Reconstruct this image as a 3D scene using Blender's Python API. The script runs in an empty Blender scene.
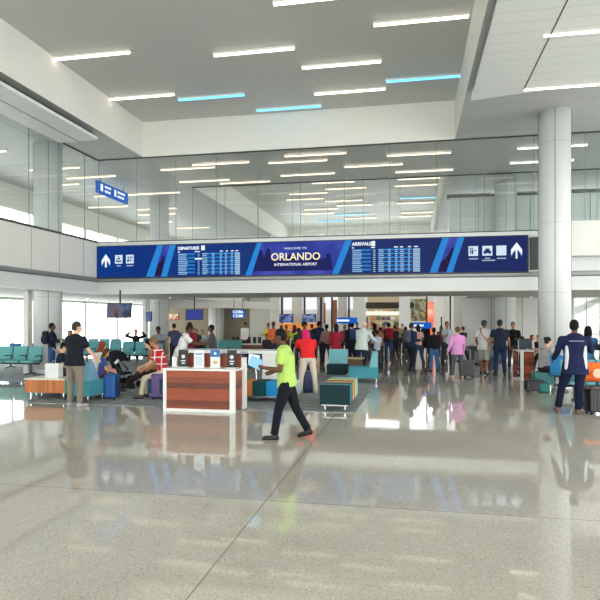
import bpy, bmesh, math, random
from mathutils import Vector, Matrix, Euler
R = math.radians
random.seed(7)
SC = bpy.context.scene
COL = SC.collection
# ------------------------------------------------------------ camera frame
F, H0, CH, TH = 576.0, 319.0, 1.85, R(11)
RT = Vector((math.cos(TH), math.sin(TH), 0)); FW = Vector((-math.sin(TH), math.cos(TH), 0))
def dep(px, D):
    v = RT * ((px - 300) / F * D) + FW * D
    return Vector((v.x, v.y, 0))
def fl(px, py, z=0.0):
    return dep(px, F * (CH - z) / (py - H0)) + Vector((0, 0, z))
def onY(px, Y):
    t = (px - 300) / F
    D = Y / (t * math.sin(TH) + math.cos(TH))
    return dep(px, D).x, D
def zat(py, D): return CH + (H0 - py) / F * D
def YZ(px, py, Y):
    x, D = onY(px, Y); return x, zat(py, D)

# ------------------------------------------------------------ materials
def lin(c):
    f = lambda u: u / 12.92 if u <= .04045 else ((u + .055) / 1.055) ** 2.4
    return (f(c[0] / 255), f(c[1] / 255), f(c[2] / 255), 1)
_M = {}
def mat(name, c, rough=.6, metal=0, spec=.5, emit=None, es=0, noise=0, nscale=30, bump=0, coat=0):
    if name in _M: return _M[name]
    m = bpy.data.materials.new(name); m.use_nodes = True; nt = m.node_tree
    b = nt.nodes['Principled BSDF']
    b.inputs['Base Color'].default_value = lin(c); b.inputs['Roughness'].default_value = rough
    b.inputs['Metallic'].default_value = metal; b.inputs['Specular IOR Level'].default_value = spec
    b.inputs['Coat Weight'].default_value = coat
    if emit: b.inputs['Emission Color'].default_value = lin(emit); b.inputs['Emission Strength'].default_value = es
    if noise or bump:
        tc = nt.nodes.new('ShaderNodeTexCoord'); n = nt.nodes.new('ShaderNodeTexNoise')
        n.inputs['Scale'].default_value = nscale; n.inputs['Detail'].default_value = 4
        nt.links.new(tc.outputs['Object'], n.inputs['Vector'])
        if noise:
            mx = nt.nodes.new('ShaderNodeMix'); mx.data_type = 'RGBA'
            cc = lin(c)
            mx.inputs[6].default_value = tuple(max(0, v * (1 - noise)) for v in cc[:3]) + (1,)
            mx.inputs[7].default_value = tuple(min(1, v * (1 + noise)) for v in cc[:3]) + (1,)
            nt.links.new(n.outputs['Fac'], mx.inputs[0]); nt.links.new(mx.outputs[2], b.inputs['Base Color'])
        if bump:
            bp = nt.nodes.new('ShaderNodeBump'); bp.inputs['Strength'].default_value = bump; bp.inputs['Distance'].default_value = .02
            nt.links.new(n.outputs['Fac'], bp.inputs['Height']); nt.links.new(bp.outputs['Normal'], b.inputs['Normal'])
    _M[name] = m
    return m
def cloth(c): return mat('cloth_%d_%d_%d' % c, c, .9, spec=.2, noise=.12, nscale=14, bump=.5)
def skinm(c): return mat('skin_%d_%d_%d' % c, c, .55, spec=.3)
def fabric(c): return mat('upholstery_%d_%d_%d' % c, c, .8, spec=.25, noise=.08, nscale=60, bump=.15)
def glow(name, c, s): return mat(name, (10, 10, 10), .4, emit=c, es=s)
def ramp_node(nt, fac, stops, interp='LINEAR'):
    r = nt.nodes.new('ShaderNodeValToRGB'); cr = r.color_ramp; cr.interpolation = interp
    while len(cr.elements) > 1: cr.elements.remove(cr.elements[-1])
    cr.elements[0].position = stops[0][0]; cr.elements[0].color = lin(stops[0][1])
    for p, c in stops[1:]:
        e = cr.elements.new(p); e.color = lin(c)
    nt.links.new(fac, r.inputs[0]); return r

# ------------------------------------------------------------ mesh builder
class MB:
    def __init__(s): s.bm = bmesh.new()
    def _add(s, verts, faces, M=None):
        vs = [s.bm.verts.new((M @ Vector(v)) if M else Vector(v)) for v in verts]
        for f in faces:
            try: s.bm.faces.new([vs[i] for i in f])
            except ValueError: pass
        return s
    def box(s, c, d, rot=None, M=None, bev=0):
        hx, hy, hz = d[0] / 2, d[1] / 2, d[2] / 2
        T = Matrix.Translation(Vector(c)) @ (rot.to_matrix().to_4x4() if rot else Matrix.Identity(4))
        if M: T = M @ T
        if bev:
            b = bmesh.new(); bmesh.ops.create_cube(b, size=1, matrix=Matrix.Diagonal((d[0], d[1], d[2], 1)))
            bmesh.ops.bevel(b, geom=b.edges[:], offset=bev, segments=2, profile=.5, affect='EDGES')
            b.verts.index_update()
            s._add([v.co.copy() for v in b.verts], [[v.index for v in f.verts] for f in b.faces], T); b.free(); return s
        v = [(x, y, z) for z in (-hz, hz) for y in (-hy, hy) for x in (-hx, hx)]
        return s._add(v, [(0, 2, 3, 1), (4, 5, 7, 6), (0, 1, 5, 4), (2, 6, 7, 3), (0, 4, 6, 2), (1, 3, 7, 5)], T)
    def ab(s, a, b, bev=0):
        return s.box([(a[i] + b[i]) / 2 for i in range(3)], [abs(b[i] - a[i]) for i in range(3)], bev=bev)
    def tube(s, p0, p1, r0, r1=None, n=12):
        p0, p1 = Vector(p0), Vector(p1); r1 = r0 if r1 is None else r1
        z = (p1 - p0).normalized(); x = z.orthogonal().normalized(); y = z.cross(x)
        v = []
        for p, r in ((p0, r0), (p1, r1)):
            for i in range(n):
                a = 2 * math.pi * i / n; v.append(p + (x * math.cos(a) + y * math.sin(a)) * r)
        fs = [(i, (i + 1) % n, n + (i + 1) % n, n + i) for i in range(n)] + [tuple(reversed(range(n))), tuple(range(n, 2 * n))]
        return s._add(v, fs)
    def path(s, pts, r, n=8):
        for a, b in zip(pts, pts[1:]): s.tube(a, b, r, n=n)
        return s
    def ell(s, c, r, rot=None, nu=14, nv=8, zmin=-1.0):
        T = Matrix.Translation(Vector(c)) @ (rot.to_4x4() if rot is not None else Matrix.Identity(4))
        v = []; fs = []
        a0 = math.asin(max(-1, zmin))
        for j in range(nv + 1):
            a = a0 + (math.pi / 2 - a0) * j / nv
            for i in range(nu):
                b = 2 * math.pi * i / nu
                v.append((r[0] * math.cos(a) * math.cos(b), r[1] * math.cos(a) * math.sin(b), r[2] * math.sin(a)))
        for j in range(nv):
            for i in range(nu):
                fs.append((j * nu + i, j * nu + (i + 1) % nu, (j + 1) * nu + (i + 1) % nu, (j + 1) * nu + i))
        fs.append(tuple(reversed(range(nu)))) ; fs.append(tuple(range(nv * nu, nv * nu + nu)))
        return s._add(v, fs, T)
    def prism(s, poly, y0, y1, plane='xz'):
        n = len(poly)
        f = {'xz': lambda p, w: (p[0], w, p[1]), 'xy': lambda p, w: (p[0], p[1], w), 'yz': lambda p, w: (w, p[0], p[1])}[plane]
        v = [f(p, y0) for p in poly] + [f(p, y1) for p in poly]
        return s._add(v, [tuple(range(n)), tuple(reversed(range(n, 2 * n)))] + [(i, i + n, (i + 1) % n + n, (i + 1) % n) for i in range(n)])
    def cap(s, p0, p1, r0, r1=None, flat=1.0, side=None, n=12, m=3, c0=False, c1=False):
        """tapered round-ended limb; flat squeezes it at right angles to side"""
        p0, p1 = Vector(p0), Vector(p1); r1 = r0 if r1 is None else r1
        z = (p1 - p0).normalized() if (p1 - p0).length > 1e-6 else Vector((0, 0, 1))
        x = Vector(side) if side is not None else z.orthogonal()
        x = (x - z * x.dot(z)).normalized(); y = z.cross(x)
        rings = []
        if c0: rings.append((p0, r0 * .02)); rings.append((p0, r0))
        for j in range(0 if c0 else m + 1):
            a = -math.pi / 2 + math.pi / 2 * j / m
            rings.append((p0 + z * r0 * math.sin(a) * min(1, flat), max(1e-4, r0 * math.cos(a))))
        if c1: rings.append((p1, r1)); rings.append((p1, r1 * .02))
        for j in range(0 if c1 else m + 1):
            a = math.pi / 2 * j / m
            rings.append((p1 + z * r1 * math.sin(a) * min(1, flat), max(1e-4, r1 * math.cos(a))))
        v = []
        for c, r in rings:
            for i in range(n):
                b = 2 * math.pi * i / n; v.append(c + x * math.cos(b) * r + y * math.sin(b) * r * flat)
        k = len(rings)
        fs = [(j * n + i, j * n + (i + 1) % n, (j + 1) * n + (i + 1) % n, (j + 1) * n + i) for j in range(k - 1) for i in range(n)]
        fs += [tuple(reversed(range(n))), tuple(range((k - 1) * n, k * n))]
        return s._add(v, fs)
    def build(s, name, m, parent=None, local=False, origin=None, smooth=False, autos=False, mats=None):
        bm = s.bm
        bmesh.ops.recalc_face_normals(bm, faces=bm.faces[:])
        if parent is None and not local:
            if origin is None:
                xs = [v.co for v in bm.verts]
                origin = Vector(((min(v.x for v in xs) + max(v.x for v in xs)) / 2, (min(v.y for v in xs) + max(v.y for v in xs)) / 2, min(v.z for v in xs)))
        elif parent is not None and not local:
            origin = Vector((0, 0, 0)); q = parent
            while q is not None: origin += q.location; q = q.parent
        off = Vector(origin) if origin is not None else Vector((0, 0, 0))
        for v in bm.verts: v.co -= off
        me = bpy.data.meshes.new(name); bm.to_mesh(me); bm.free()
        if smooth:
            for p in me.polygons: p.use_smooth = True
        for k in (mats or [m]): me.materials.append(k)
        o = bpy.data.objects.new(name, me); COL.objects.link(o)
        if parent is not None: o.parent = parent
        elif not local: o.location = off
        return o
def remeshed(mb, voxel, smooth=2, factor=.6):
    """one continuous surface around everything in mb"""
    me = bpy.data.meshes.new('tmp'); bmesh.ops.recalc_face_normals(mb.bm, faces=mb.bm.faces[:]); mb.bm.to_mesh(me); mb.bm.free()
    o = bpy.data.objects.new('tmp', me); COL.objects.link(o)
    r = o.modifiers.new('r', 'REMESH'); r.mode = 'VOXEL'; r.voxel_size = voxel; r.use_smooth_shade = True
    if smooth:
        q = o.modifiers.new('s', 'SMOOTH'); q.iterations = smooth; q.factor = factor
    dg = bpy.context.evaluated_depsgraph_get(); dg.update()
    out = bpy.data.meshes.new_from_object(o.evaluated_get(dg))
    bpy.data.objects.remove(o); bpy.data.meshes.remove(me)
    for p in out.polygons: p.use_smooth = True
    return out
def meshobj(name, me, m, parent=None):
    me.name = name; me.materials.clear(); me.materials.append(m)
    o = bpy.data.objects.new(name, me); COL.objects.link(o)
    if parent is not None: o.parent = parent
    return o
def tag(o, label=None, cat=None, group=None, kind=None):
    if label: o['label'] = label
    if cat: o['category'] = cat
    if group: o['group'] = group
    if kind: o['kind'] = kind
    return o
def empty(name, loc, rz=0, label=None, cat=None, group=None):
    o = bpy.data.objects.new(name, None); COL.objects.link(o); o.empty_display_size = .1
    o.location = Vector(loc) if len(loc) == 3 else Vector((loc[0], loc[1], 0)); o.rotation_euler = (0, 0, rz)
    return tag(o, label, cat, group)
def struct(name, mb, m): return tag(mb.build(name, m), kind='structure')
def copy_tree(o, parent=None):
    c = o.copy(); COL.objects.link(c)
    if parent is not None: c.parent = parent
    for ch in list(o.children): copy_tree(ch, c)
    return c
def text(body, size, loc, m, parent, name='lettering', rot=(math.pi / 2, 0, 0), align='CENTER', sx=1.0, bold=0.0):
    cu = bpy.data.curves.new('t', 'FONT'); cu.body = body; cu.size = size; cu.align_x = align; cu.align_y = 'CENTER'
    cu.extrude = .002; cu.offset = bold; cu.resolution_u = 3
    o = bpy.data.objects.new('t', cu); COL.objects.link(o)
    dg = bpy.context.evaluated_depsgraph_get(); dg.update()
    me = bpy.data.meshes.new_from_object(o.evaluated_get(dg))
    bpy.data.objects.remove(o); bpy.data.curves.remove(cu)
    off = Vector((0, 0, 0)); q = parent
    while q is not None: off += q.location; q = q.parent
    me.transform(Matrix.Translation(Vector(loc) - off) @ Euler(rot).to_matrix().to_4x4() @ Matrix.Diagonal((sx, 1, 1, 1)))
    return meshobj(name, me, m, parent)

# ------------------------------------------------------------ camera
cam = bpy.data.cameras.new('camera'); cam.sensor_width = 36; cam.lens = F / 600 * 36; cam.shift_y = (H0 - 300) / 600
cam.clip_end = 300
co = bpy.data.objects.new('camera', cam); COL.objects.link(co); co.location = (0, 0, CH); co.rotation_euler = (R(90), 0, TH)
SC.camera = co
# ============================================================ ROOM
WHITE = mat('white_wall', (226, 225, 216), .6, noise=.02, nscale=2)
BAND = mat('white_metal_panel', (214, 216, 212), .35)
CEIL = mat('grey_ceiling', (190, 191, 184), .7)
DARKLINE = mat('dark_reveal', (62, 64, 62), .6)
MIDG = mat('mid_grey_metal', (150, 152, 150), .5)
GROOVE = mat('grey_metal', (140, 142, 138), .4, metal=.3)
STEEL = mat('brushed_steel', (170, 172, 172), .3, metal=.9)
CHROME = mat('chrome', (210, 212, 214), .15, metal=1)
BLACK = mat('black_plastic', (22, 22, 24), .45)
DARKMET = mat('dark_metal', (48, 50, 54), .4, metal=.5)
WPLASTIC = mat('white_laminate', (232, 232, 226), .3)

def plank_mat(name, c, step, axis, dark=.8, rough=.5, along=None):
    m = mat(name, c, rough); nt = m.node_tree; b = nt.nodes['Principled BSDF']
    g = nt.nodes.new('ShaderNodeNewGeometry'); sp = nt.nodes.new('ShaderNodeSeparateXYZ')
    nt.links.new(g.outputs['Position'], sp.inputs[0])
    def line(ax, st, w):
        d = nt.nodes.new('ShaderNodeMath'); d.operation = 'DIVIDE'; d.inputs[1].default_value = st
        fr = nt.nodes.new('ShaderNodeMath'); fr.operation = 'FRACT'
        lt = nt.nodes.new('ShaderNodeMath'); lt.operation = 'LESS_THAN'; lt.inputs[1].default_value = w
        nt.links.new(sp.outputs[ax], d.inputs[0]); nt.links.new(d.outputs[0], fr.inputs[0]); nt.links.new(fr.outputs[0], lt.inputs[0]); return lt
    l = line(axis, step, .04)
    out = l
    if along:
        l2 = line(along[0], along[1], along[2]); mx = nt.nodes.new('ShaderNodeMath'); mx.operation = 'MAXIMUM'
        nt.links.new(l.outputs[0], mx.inputs[0]); nt.links.new(l2.outputs[0], mx.inputs[1]); out = mx
    mix = nt.nodes.new('ShaderNodeMix'); mix.data_type = 'RGBA'; mix.inputs[6].default_value = lin(c)
    mix.inputs[7].default_value = lin(tuple(v * dark for v in c))
    nt.links.new(out.outputs[0], mix.inputs[0]); nt.links.new(mix.outputs[2], b.inputs['Base Color'])
    return m
RECESS = plank_mat('recess_ceiling_planks', (198, 199, 194), .3, 1, .94)
PLANK = plank_mat('white_ceiling_planks', (226, 229, 226), .42, 1, .88)
SOFFIT = plank_mat('shaded_soffit_panels', (184, 186, 184), 2.4, 1, .95, along=(0, 2.8, .006))

# terrazzo
def terrazzo():
    m = mat('polished_terrazzo', (188, 182, 168), .04, spec=.75); nt = m.node_tree; b = nt.nodes['Principled BSDF']
    g = nt.nodes.new('ShaderNodeNewGeometry'); 
    v = nt.nodes.new('ShaderNodeTexVoronoi'); v.inputs['Scale'].default_value = 130
    n = nt.nodes.new('ShaderNodeTexNoise'); n.inputs['Scale'].default_value = .5; n.inputs['Detail'].default_value = 3
    nt.links.new(g.outputs['Position'], v.inputs['Vector']); nt.links.new(g.outputs['Position'], n.inputs['Vector'])
    sep = nt.nodes.new('ShaderNodeSeparateColor'); nt.links.new(v.outputs['Color'], sep.inputs[0])
    r = ramp_node(nt, sep.outputs[0], [(0, (160, 153, 138)), (.12, (187, 182, 168)), (.5, (196, 191, 178)), (.85, (205, 200, 188)), (1, (219, 215, 206))])
    r2 = ramp_node(nt, n.outputs['Fac'], [(.3, (236, 236, 234)), (.7, (255, 255, 255))])
    mx = nt.nodes.new('ShaderNodeMix'); mx.data_type = 'RGBA'; mx.blend_type = 'MULTIPLY'; mx.inputs[0].default_value = 1
    nt.links.new(r.outputs[0], mx.inputs[6]); nt.links.new(r2.outputs[0], mx.inputs[7])
    # joints
    sp = nt.nodes.new('ShaderNodeSeparateXYZ'); nt.links.new(g.outputs['Position'], sp.inputs[0])
    def line(ax, off, st):
        a = nt.nodes.new('ShaderNodeMath'); a.operation = 'SUBTRACT'; a.inputs[1].default_value = off - .5 * st
        nt.links.new(sp.outputs[ax], a.inputs[0])
        w = nt.nodes.new('ShaderNodeMath'); w.operation = 'FLOORED_MODULO'; w.inputs[1].default_value = st
        nt.links.new(a.outputs[0], w.inputs[0])
        c = nt.nodes.new('ShaderNodeMath'); c.operation = 'COMPARE'; c.inputs[1].default_value = .5 * st; c.inputs[2].default_value = .006
        nt.links.new(w.outputs[0], c.inputs[0]); return c
    l1 = line(0, -1.46, 8.4); l2 = line(1, 5.7, 9.0)
    mm = nt.nodes.new('ShaderNodeMath'); mm.operation = 'MAXIMUM'; nt.links.new(l1.outputs[0], mm.inputs[0]); nt.links.new(l2.outputs[0], mm.inputs[1])
    m3 = nt.nodes.new('ShaderNodeMix'); m3.data_type = 'RGBA'; m3.inputs[7].default_value = lin((138, 133, 122))
    nt.links.new(mm.outputs[0], m3.inputs[0]); nt.links.new(mx.outputs[2], m3.inputs[6]); nt.links.new(m3.outputs[2], b.inputs['Base Color'])
    # gentle unevenness of the polish
    n2 = nt.nodes.new('ShaderNodeTexNoise'); n2.inputs['Scale'].default_value = 2.2; n2.inputs['Detail'].default_value = 2
    nt.links.new(g.outputs['Position'], n2.inputs['Vector'])
    bp = nt.nodes.new('ShaderNodeBump'); bp.inputs['Strength'].default_value = .02; bp.inputs['Distance'].default_value = .02
    nt.links.new(n2.outputs['Fac'], bp.inputs['Height']); nt.links.new(bp.outputs['Normal'], b.inputs['Normal'])
    return m
FLOORM = terrazzo()
struct('floor', MB().ab((-17.6, -12, -.2), (18, 60, 0)), FLOORM)
def carpet_mat():
    m = mat('grey_carpet', (112, 120, 122), .95, spec=.1); nt = m.node_tree; b = nt.nodes['Principled BSDF']
    g = nt.nodes.new('ShaderNodeNewGeometry'); n = nt.nodes.new('ShaderNodeTexNoise'); n.inputs['Scale'].default_value = 3.5; n.inputs['Detail'].default_value = 8
    mp = nt.nodes.new('ShaderNodeMapping'); mp.inputs['Scale'].default_value = (1, 4, 1)
    nt.links.new(g.outputs['Position'], mp.inputs[0]); nt.links.new(mp.outputs[0], n.inputs['Vector'])
    r = ramp_node(nt, n.outputs['Fac'], [(.35, (112, 120, 124)), (.5, (142, 148, 148)), (.62, (168, 172, 168)), (.7, (112, 134, 144))])
    nt.links.new(r.outputs[0], b.inputs['Base Color']); return m
cp = MB().prism([(-8.3, 11.3), (-1.1, 11.3), (-.95, 19.6), (-8.9, 19.6), (-8.9, 24.5), (-17.3, 24.5), (-17.3, 15.2), (-10.5, 15.2)], .0, .012, 'xy')
tag(cp.build('carpet', carpet_mat()), 'grey blue patterned carpet laid under the lounge seats on the polished floor', 'carpet')

XL, XR, XA, XB, YB, YC = -9.79, 1.41, -11.6, 4.0, 19.85, 24.8
ZS, ZR, ZL = 7.85, 9.15, 2.8
# ceiling bodies
def slab(name, a, b, under):
    o = tag(MB().ab(a, b).build(name, BAND), kind='structure')
    o.data.materials.clear(); o.data.materials.append(WHITE); o.data.materials.append(under)
    for p in o.data.polygons:
        if p.normal.z < -.9: p.material_index = 1  # downward faces take a greyer tone: shade put into the colour
    return o
slab('ceiling', (-17.6, -12, ZS), (XL, 60, ZR + .3), SOFFIT)
slab('ceiling_east', (XR, -12, ZS), (18, 60, ZR + .3), SOFFIT)
slab('ceiling_middle', (XL, YB, ZS), (XR, YC, ZR + .3), SOFFIT)
slab('ceiling_recess', (XL, -12, ZR), (XR, YB, ZR + .3), RECESS)
slab('ceiling_far_recess', (XL, YC, ZR), (XR, 60, ZR + .3), RECESS)
# dropped plank panels
def panel(poly, z, label, rail):
    o = tag(MB().prism(poly, z, z + .09, 'xy').build('ceiling_panel', PLANK), label, 'ceiling panel')
    p = MB(); p.prism([(poly[i][0] + dx, poly[i][1]) for i, dx in rail], z + .09, ZS, 'xy'); p.build('reveal', DARKLINE, o)
    return o
panel([(XR + .12, 15.75), (XR + .12, -10), (14, -10), (14, 13.2)], 7.6, 'white plank dropped ceiling panel right of the recessed ceiling', [(0, .35), (1, .35), (2, -.3), (3, -.3)])
panel([(-11.3, 17.0), (-11.3, -10), (-9.9, -10), (-9.9, 16.9)], 7.6, 'narrow white dropped ceiling panel along the left of the recess', [(0, .2), (1, .2), (2, -.2), (3, -.2)])
b = MB()
b.ab((2.74, -10, 7.594), (2.765, 15.3, 7.6)); b.ab((-10.62, -10, 7.594), (-10.6, 17, 7.6))
tag(b.build('trim_1', DARKLINE), kind='structure')

# upper floor slabs and their fascias
LOWC = mat('low_soffit', (196, 196, 190), .7)
def bridge(name, a, b): return slab(name, a, b, LOWC)
bridge('trim_2', (XA, YB + .15, ZL), (18, YC, 3.6))
bridge('trim_3', (-17.6, -12, ZL), (XA - .15, YB + .15, 3.6))
bridge('trim_4', (-17.6, YB + .15, ZL), (XA, 36.5, 3.6))
bridge('trim_5', (XA, YC, ZL), (XL - .2, 36.5, 3.6))
bridge('trim_6', (2.3, YC, ZL), (18, 27.5, 3.6))
# front fascia: lower white band, groove, ledge, parapet, cap
def fascia(tagn, axis):
    def bx(u0, u1, z0, z1):
        return MB().ab((u0[0], u0[1], z0), (u1[0], u1[1], z1))
    return bx
struct('trim_7', MB().ab((XA, YB - .05, 2.78), (18, YB + .15, 3.22)), BAND)
struct('trim_8', MB().ab((XA, YB + .02, 3.22), (18, YB + .15, 3.4)), MIDG)
struct('trim_9', MB().ab((XA, YB - .12, 3.26), (18, YB + .02, 3.34)), GROOVE)
struct('trim_10', MB().ab((XA, YB, 3.4), (18, YB + .15, 4.6)), BAND)
struct('trim_11', MB().ab((XA - .05, YB - .06, 4.58), (18, YB + .18, 4.71)), BAND)
struct('trim_12', MB().ab((XA - .15, -12, 2.78), (XA + .05, YB - .05, 3.22)), BAND)
struct('trim_13', MB().ab((XA - .15, -12, 3.22), (XA - .02, YB, 3.4)), MIDG)
struct('trim_14', MB().ab((XA - .02, -12, 3.26), (XA + .12, YB - .12, 3.34)), GROOVE)
struct('trim_15', MB().ab((XA - .15, -12, 3.4), (XA, YB, 4.7)), WHITE)
struct('trim_16', MB().ab((XA - .16, -12, 4.7), (XA + .03, YB, 4.74)), DARKLINE)
# panel joints on left parapet
pj = MB()
for k in range(14): pj.ab((XA, YB - 1.45 * k - 1.0, 3.41), (XA + .006, YB - 1.45 * k - .985, 4.69))
struct('trim_17', pj, GROOVE)
# raised white parapet on the right
rp = MB().ab((onY(568, 19.5)[0], 19.42, 3.84), (18, 19.6, 4.93))
struct('trim_18', rp, WHITE)
struct('trim_19', MB().ab((onY(531, 19.7)[0], 19.7, 3.45), (onY(538, 19.7)[0], 19.85, 4.5)), DARKLINE)

# glass
def glass_mat():
    m = bpy.data.materials.new('clear_glass'); m.use_nodes = True; nt = m.node_tree; nt.nodes.clear()
    o = nt.nodes.new('ShaderNodeOutputMaterial'); mx = nt.nodes.new('ShaderNodeMixShader'); t = nt.nodes.new('ShaderNodeBsdfTransparent')
    g = nt.nodes.new('ShaderNodeBsdfGlossy'); g.inputs['Roughness'].default_value = .02; g.inputs['Color'].default_value = (.9, .95, .94, 1)
    lw = nt.nodes.new('ShaderNodeLayerWeight'); lw.inputs['Blend'].default_value = .5; fr = nt.nodes.new('ShaderNodeMath'); fr.operation = 'POWER'; fr.inputs[1].default_value = 5; nt.links.new(lw.outputs['Facing'], fr.inputs[0])
    mu = nt.nodes.new('ShaderNodeMath'); mu.operation = 'MULTIPLY_ADD'; mu.inputs[1].default_value = .9; mu.inputs[2].default_value = .035
    t.inputs['Color'].default_value = (.965, .982, .978, 1)
    nt.links.new(fr.outputs[0], mu.inputs[0]); nt.links.new(mu.outputs[0], mx.inputs[0])
    nt.links.new(t.outputs[0], mx.inputs[1]); nt.links.new(g.outputs[0], mx.inputs[2]); nt.links.new(mx.outputs[0], o.inputs[0])
    return m
GLASS = glass_mat()
GEDGE = mat('glass_edge', (120, 138, 132), .3)
def glazing(n, axis, fixed, u0, u1, z0, z1, step, fr=.03):
    root = tag(bpy.data.objects.new('window_%d' % n, None), kind='structure'); COL.objects.link(root)
    a = (u0, fixed, z0) if axis == 'x' else (fixed, u0, z0); b = (u1, fixed + .012, z1) if axis == 'x' else (fixed + .012, u1, z1)
    MB().ab(a, b).build('pane', GLASS, root)
    e = MB(); k = u0
    while k < u1 + .01:
        if axis == 'x': e.ab((k - .008, fixed - .004, z0), (k + .008, fixed + .016, z1))
        else: e.ab((fixed - .004, k - .008, z0), (fixed + .016, k + .008, z1))
        k += step
    e.build('joint', GEDGE, root)
    f = MB()
    for zz in (z0, z1 - .04):
        if axis == 'x': f.ab((u0, fixed - fr, zz), (u1, fixed + fr, zz + .04))
        else: f.ab((fixed - fr, u0, zz), (fixed + fr, u1, zz + .04))
    f.build('window_frame', DARKLINE, root)
    return root
glazing(1, 'x', YB + .02, XA, 18, 4.71, ZS, 1.55)
glazing(2, 'y', XA - .05, -12, YB, 4.74, ZS, 1.55)
glazing(3, 'x', YC, XA + 1.8, 18, 4.0, ZS, 1.55)
# left exterior facade
def facade(n, z0, z1, step, ph):
    root = tag(bpy.data.objects.new('window_%d' % n, None), kind='structure'); COL.objects.link(root)
    MB().ab((-17.52, -12, z0), (-17.5, 36, z1)).build('pane', mat('frosted_glass', (245, 247, 250), .5, emit=(244, 248, 255), es=.0) if False else GLASS, root)
    m = MB(); k = -12 + ph; i = 0
    while k < 36:
        m.ab((-17.5, k, z0), (-17.42, k + (.16 if i % 3 == 2 else .05), z1)); k += step; i += 1
    m.build('mullion', WHITE, root)
    f = MB(); f.ab((-17.6, -12, z0), (-17.3, 36, z0 + .1)); f.ab((-17.6, -12, z1 - .1), (-17.3, 36, z1)); f.build('window_frame', WHITE, root)
facade(5, 0, ZL, 1.15, .2)
facade(6, 5.0, 6.8, 1.15, .2)
struct('wall_left', MB().ab((-17.7, -12, 3.6), (-17.5, 56, 5.0)), WHITE)
struct('wall_left_upper', MB().ab((-17.7, -12, 6.8), (-17.5, 56, ZS)), WHITE)

# back walls ------------------------------------------------------------
TAN = mat('tan_gate_wall', (150, 138, 118), .7, noise=.1, nscale=1.5)
PALE = mat('pale_grey_wall', (208, 206, 196), .6)
YG = 36.0
x128, _ = onY(128, YG); x151, _ = onY(151, YG); x104, _ = onY(104, YG)
struct('wall_gate', MB().ab((-17.6, YG, 0), (x151, YG + .3, ZL)), PALE)
struct('wall_gate_tan', MB().ab((x151, YG, 0), (XL - .2, YG + .3, ZL)), TAN)
struct('wall_gate_upper', MB().ab((-17.6, 40, 3.6), (XL - .2, 40.3, ZS)), PALE)
xp0, _ = onY(252, 34.5); xp1, _ = onY(270, 34)
struct('wall_pier', MB().ab((xp0, 34, 0), (xp1, 36.5, 3.7)), PALE)
# curved bulkhead above the gate desks
cb = MB(); poly = []
cx0, _ = onY(150, 27.5); cx1, _ = onY(258, 27.5)
n = 18
top = []; 
for i in range(n + 1):
    t = i / n; x = cx0 + (cx1 - cx0) * t; y = 27.0 + 5.0 * t * t; top.append((x, y))
for i in range(n):
    (xa, ya), (xb, yb) = top[i], top[i + 1]
    za, zb = 2.42, 2.42
    cb._add([(xa, ya, za), (xb, yb, zb), (xb, yb + .25, zb), (xa, ya + .25, za), (xa, ya, ZL), (xb, yb, ZL), (xb, yb + .25, ZL), (xa, ya + .25, ZL)],
            [(0, 1, 5, 4), (1, 2, 6, 5), (2, 3, 7, 6), (3, 0, 4, 7), (0, 3, 2, 1), (4, 5, 6, 7)])
struct('trim_20', cb, WHITE)
# right side ground wall
YW = 27.5
xw0, _ = onY(462, YW)
xo, _ = onY(573, YW)
struct('wall_right', MB().ab((xw0, YW, 0), (xo, YW + .3, ZL)), mat('light_wall', (216, 216, 208), .5))
r7 = tag(bpy.data.objects.new('window_7', None), kind='structure'); COL.objects.link(r7)  # window added where the wall is sunlit; sky behind makes it white
MB().ab((xo, YW + .1, 0), (18, YW + .112, ZL)).build('pane', GLASS, r7)
f_ = MB()
for k in range(6): f_.ab((xo + k * 1.15, YW + .02, 0), (xo + k * 1.15 + .05, YW + .2, ZL))
f_.ab((xo, YW + .02, 1.15), (18, YW + .2, 1.19)); f_.build('window_frame', WHITE, r7)
f_ = MB(); f_.prism([(xo, 1.9), (xo, 2.3), (xo + 1.1, ZL), (xo + 1.6, ZL)], YW + .3, YW + .5, 'xz'); f_.build('shadow_edge_strut', WHITE, r7)  # strut added as a stand-in for the diagonal shadow on the sunlit wall
struct('wall_right_upper', MB().ab((1.7, YW, 3.6), (18, YW + .3, 7.45)), BAND)
struct('trim_21', MB().ab((1.6, YW - .1, 7.45), (18, YW + .3, 7.6)), DARKLINE)
w = MB()
for px in (491, 522, 541, 586, 601):
    x, _ = onY(px, YW); w.ab((x, YW - .02, 0), (x + .03, YW, ZL))
struct('trim_22', w, GROOVE)
w = MB()
for px in (460, 478, 530, 560, 590):
    x, _ = onY(px, YW); w.ab((x, YW - .02, 3.6), (x + .03, YW, 7.45))
struct('trim_23', w, MIDG)
# wall with return
struct('wall_right_return', MB().ab((xw0, YW + .3, 0), (xw0 + .3, 33, 3.7)), PALE)
# far end
YE = 44.0
struct('wall_far_upper', MB().ab((-17.6, YE + 1.5, 8.3), (18, YE + 1.8, ZR)), WHITE)
struct('wall_far', MB().ab((-17.6, YE + 1.5, 0), (18, YE + 1.8, 4.1)), mat('far_wall', (222, 222, 216), .6))  # stops low: unseen gap added above lets sky light into the far hall

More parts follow.
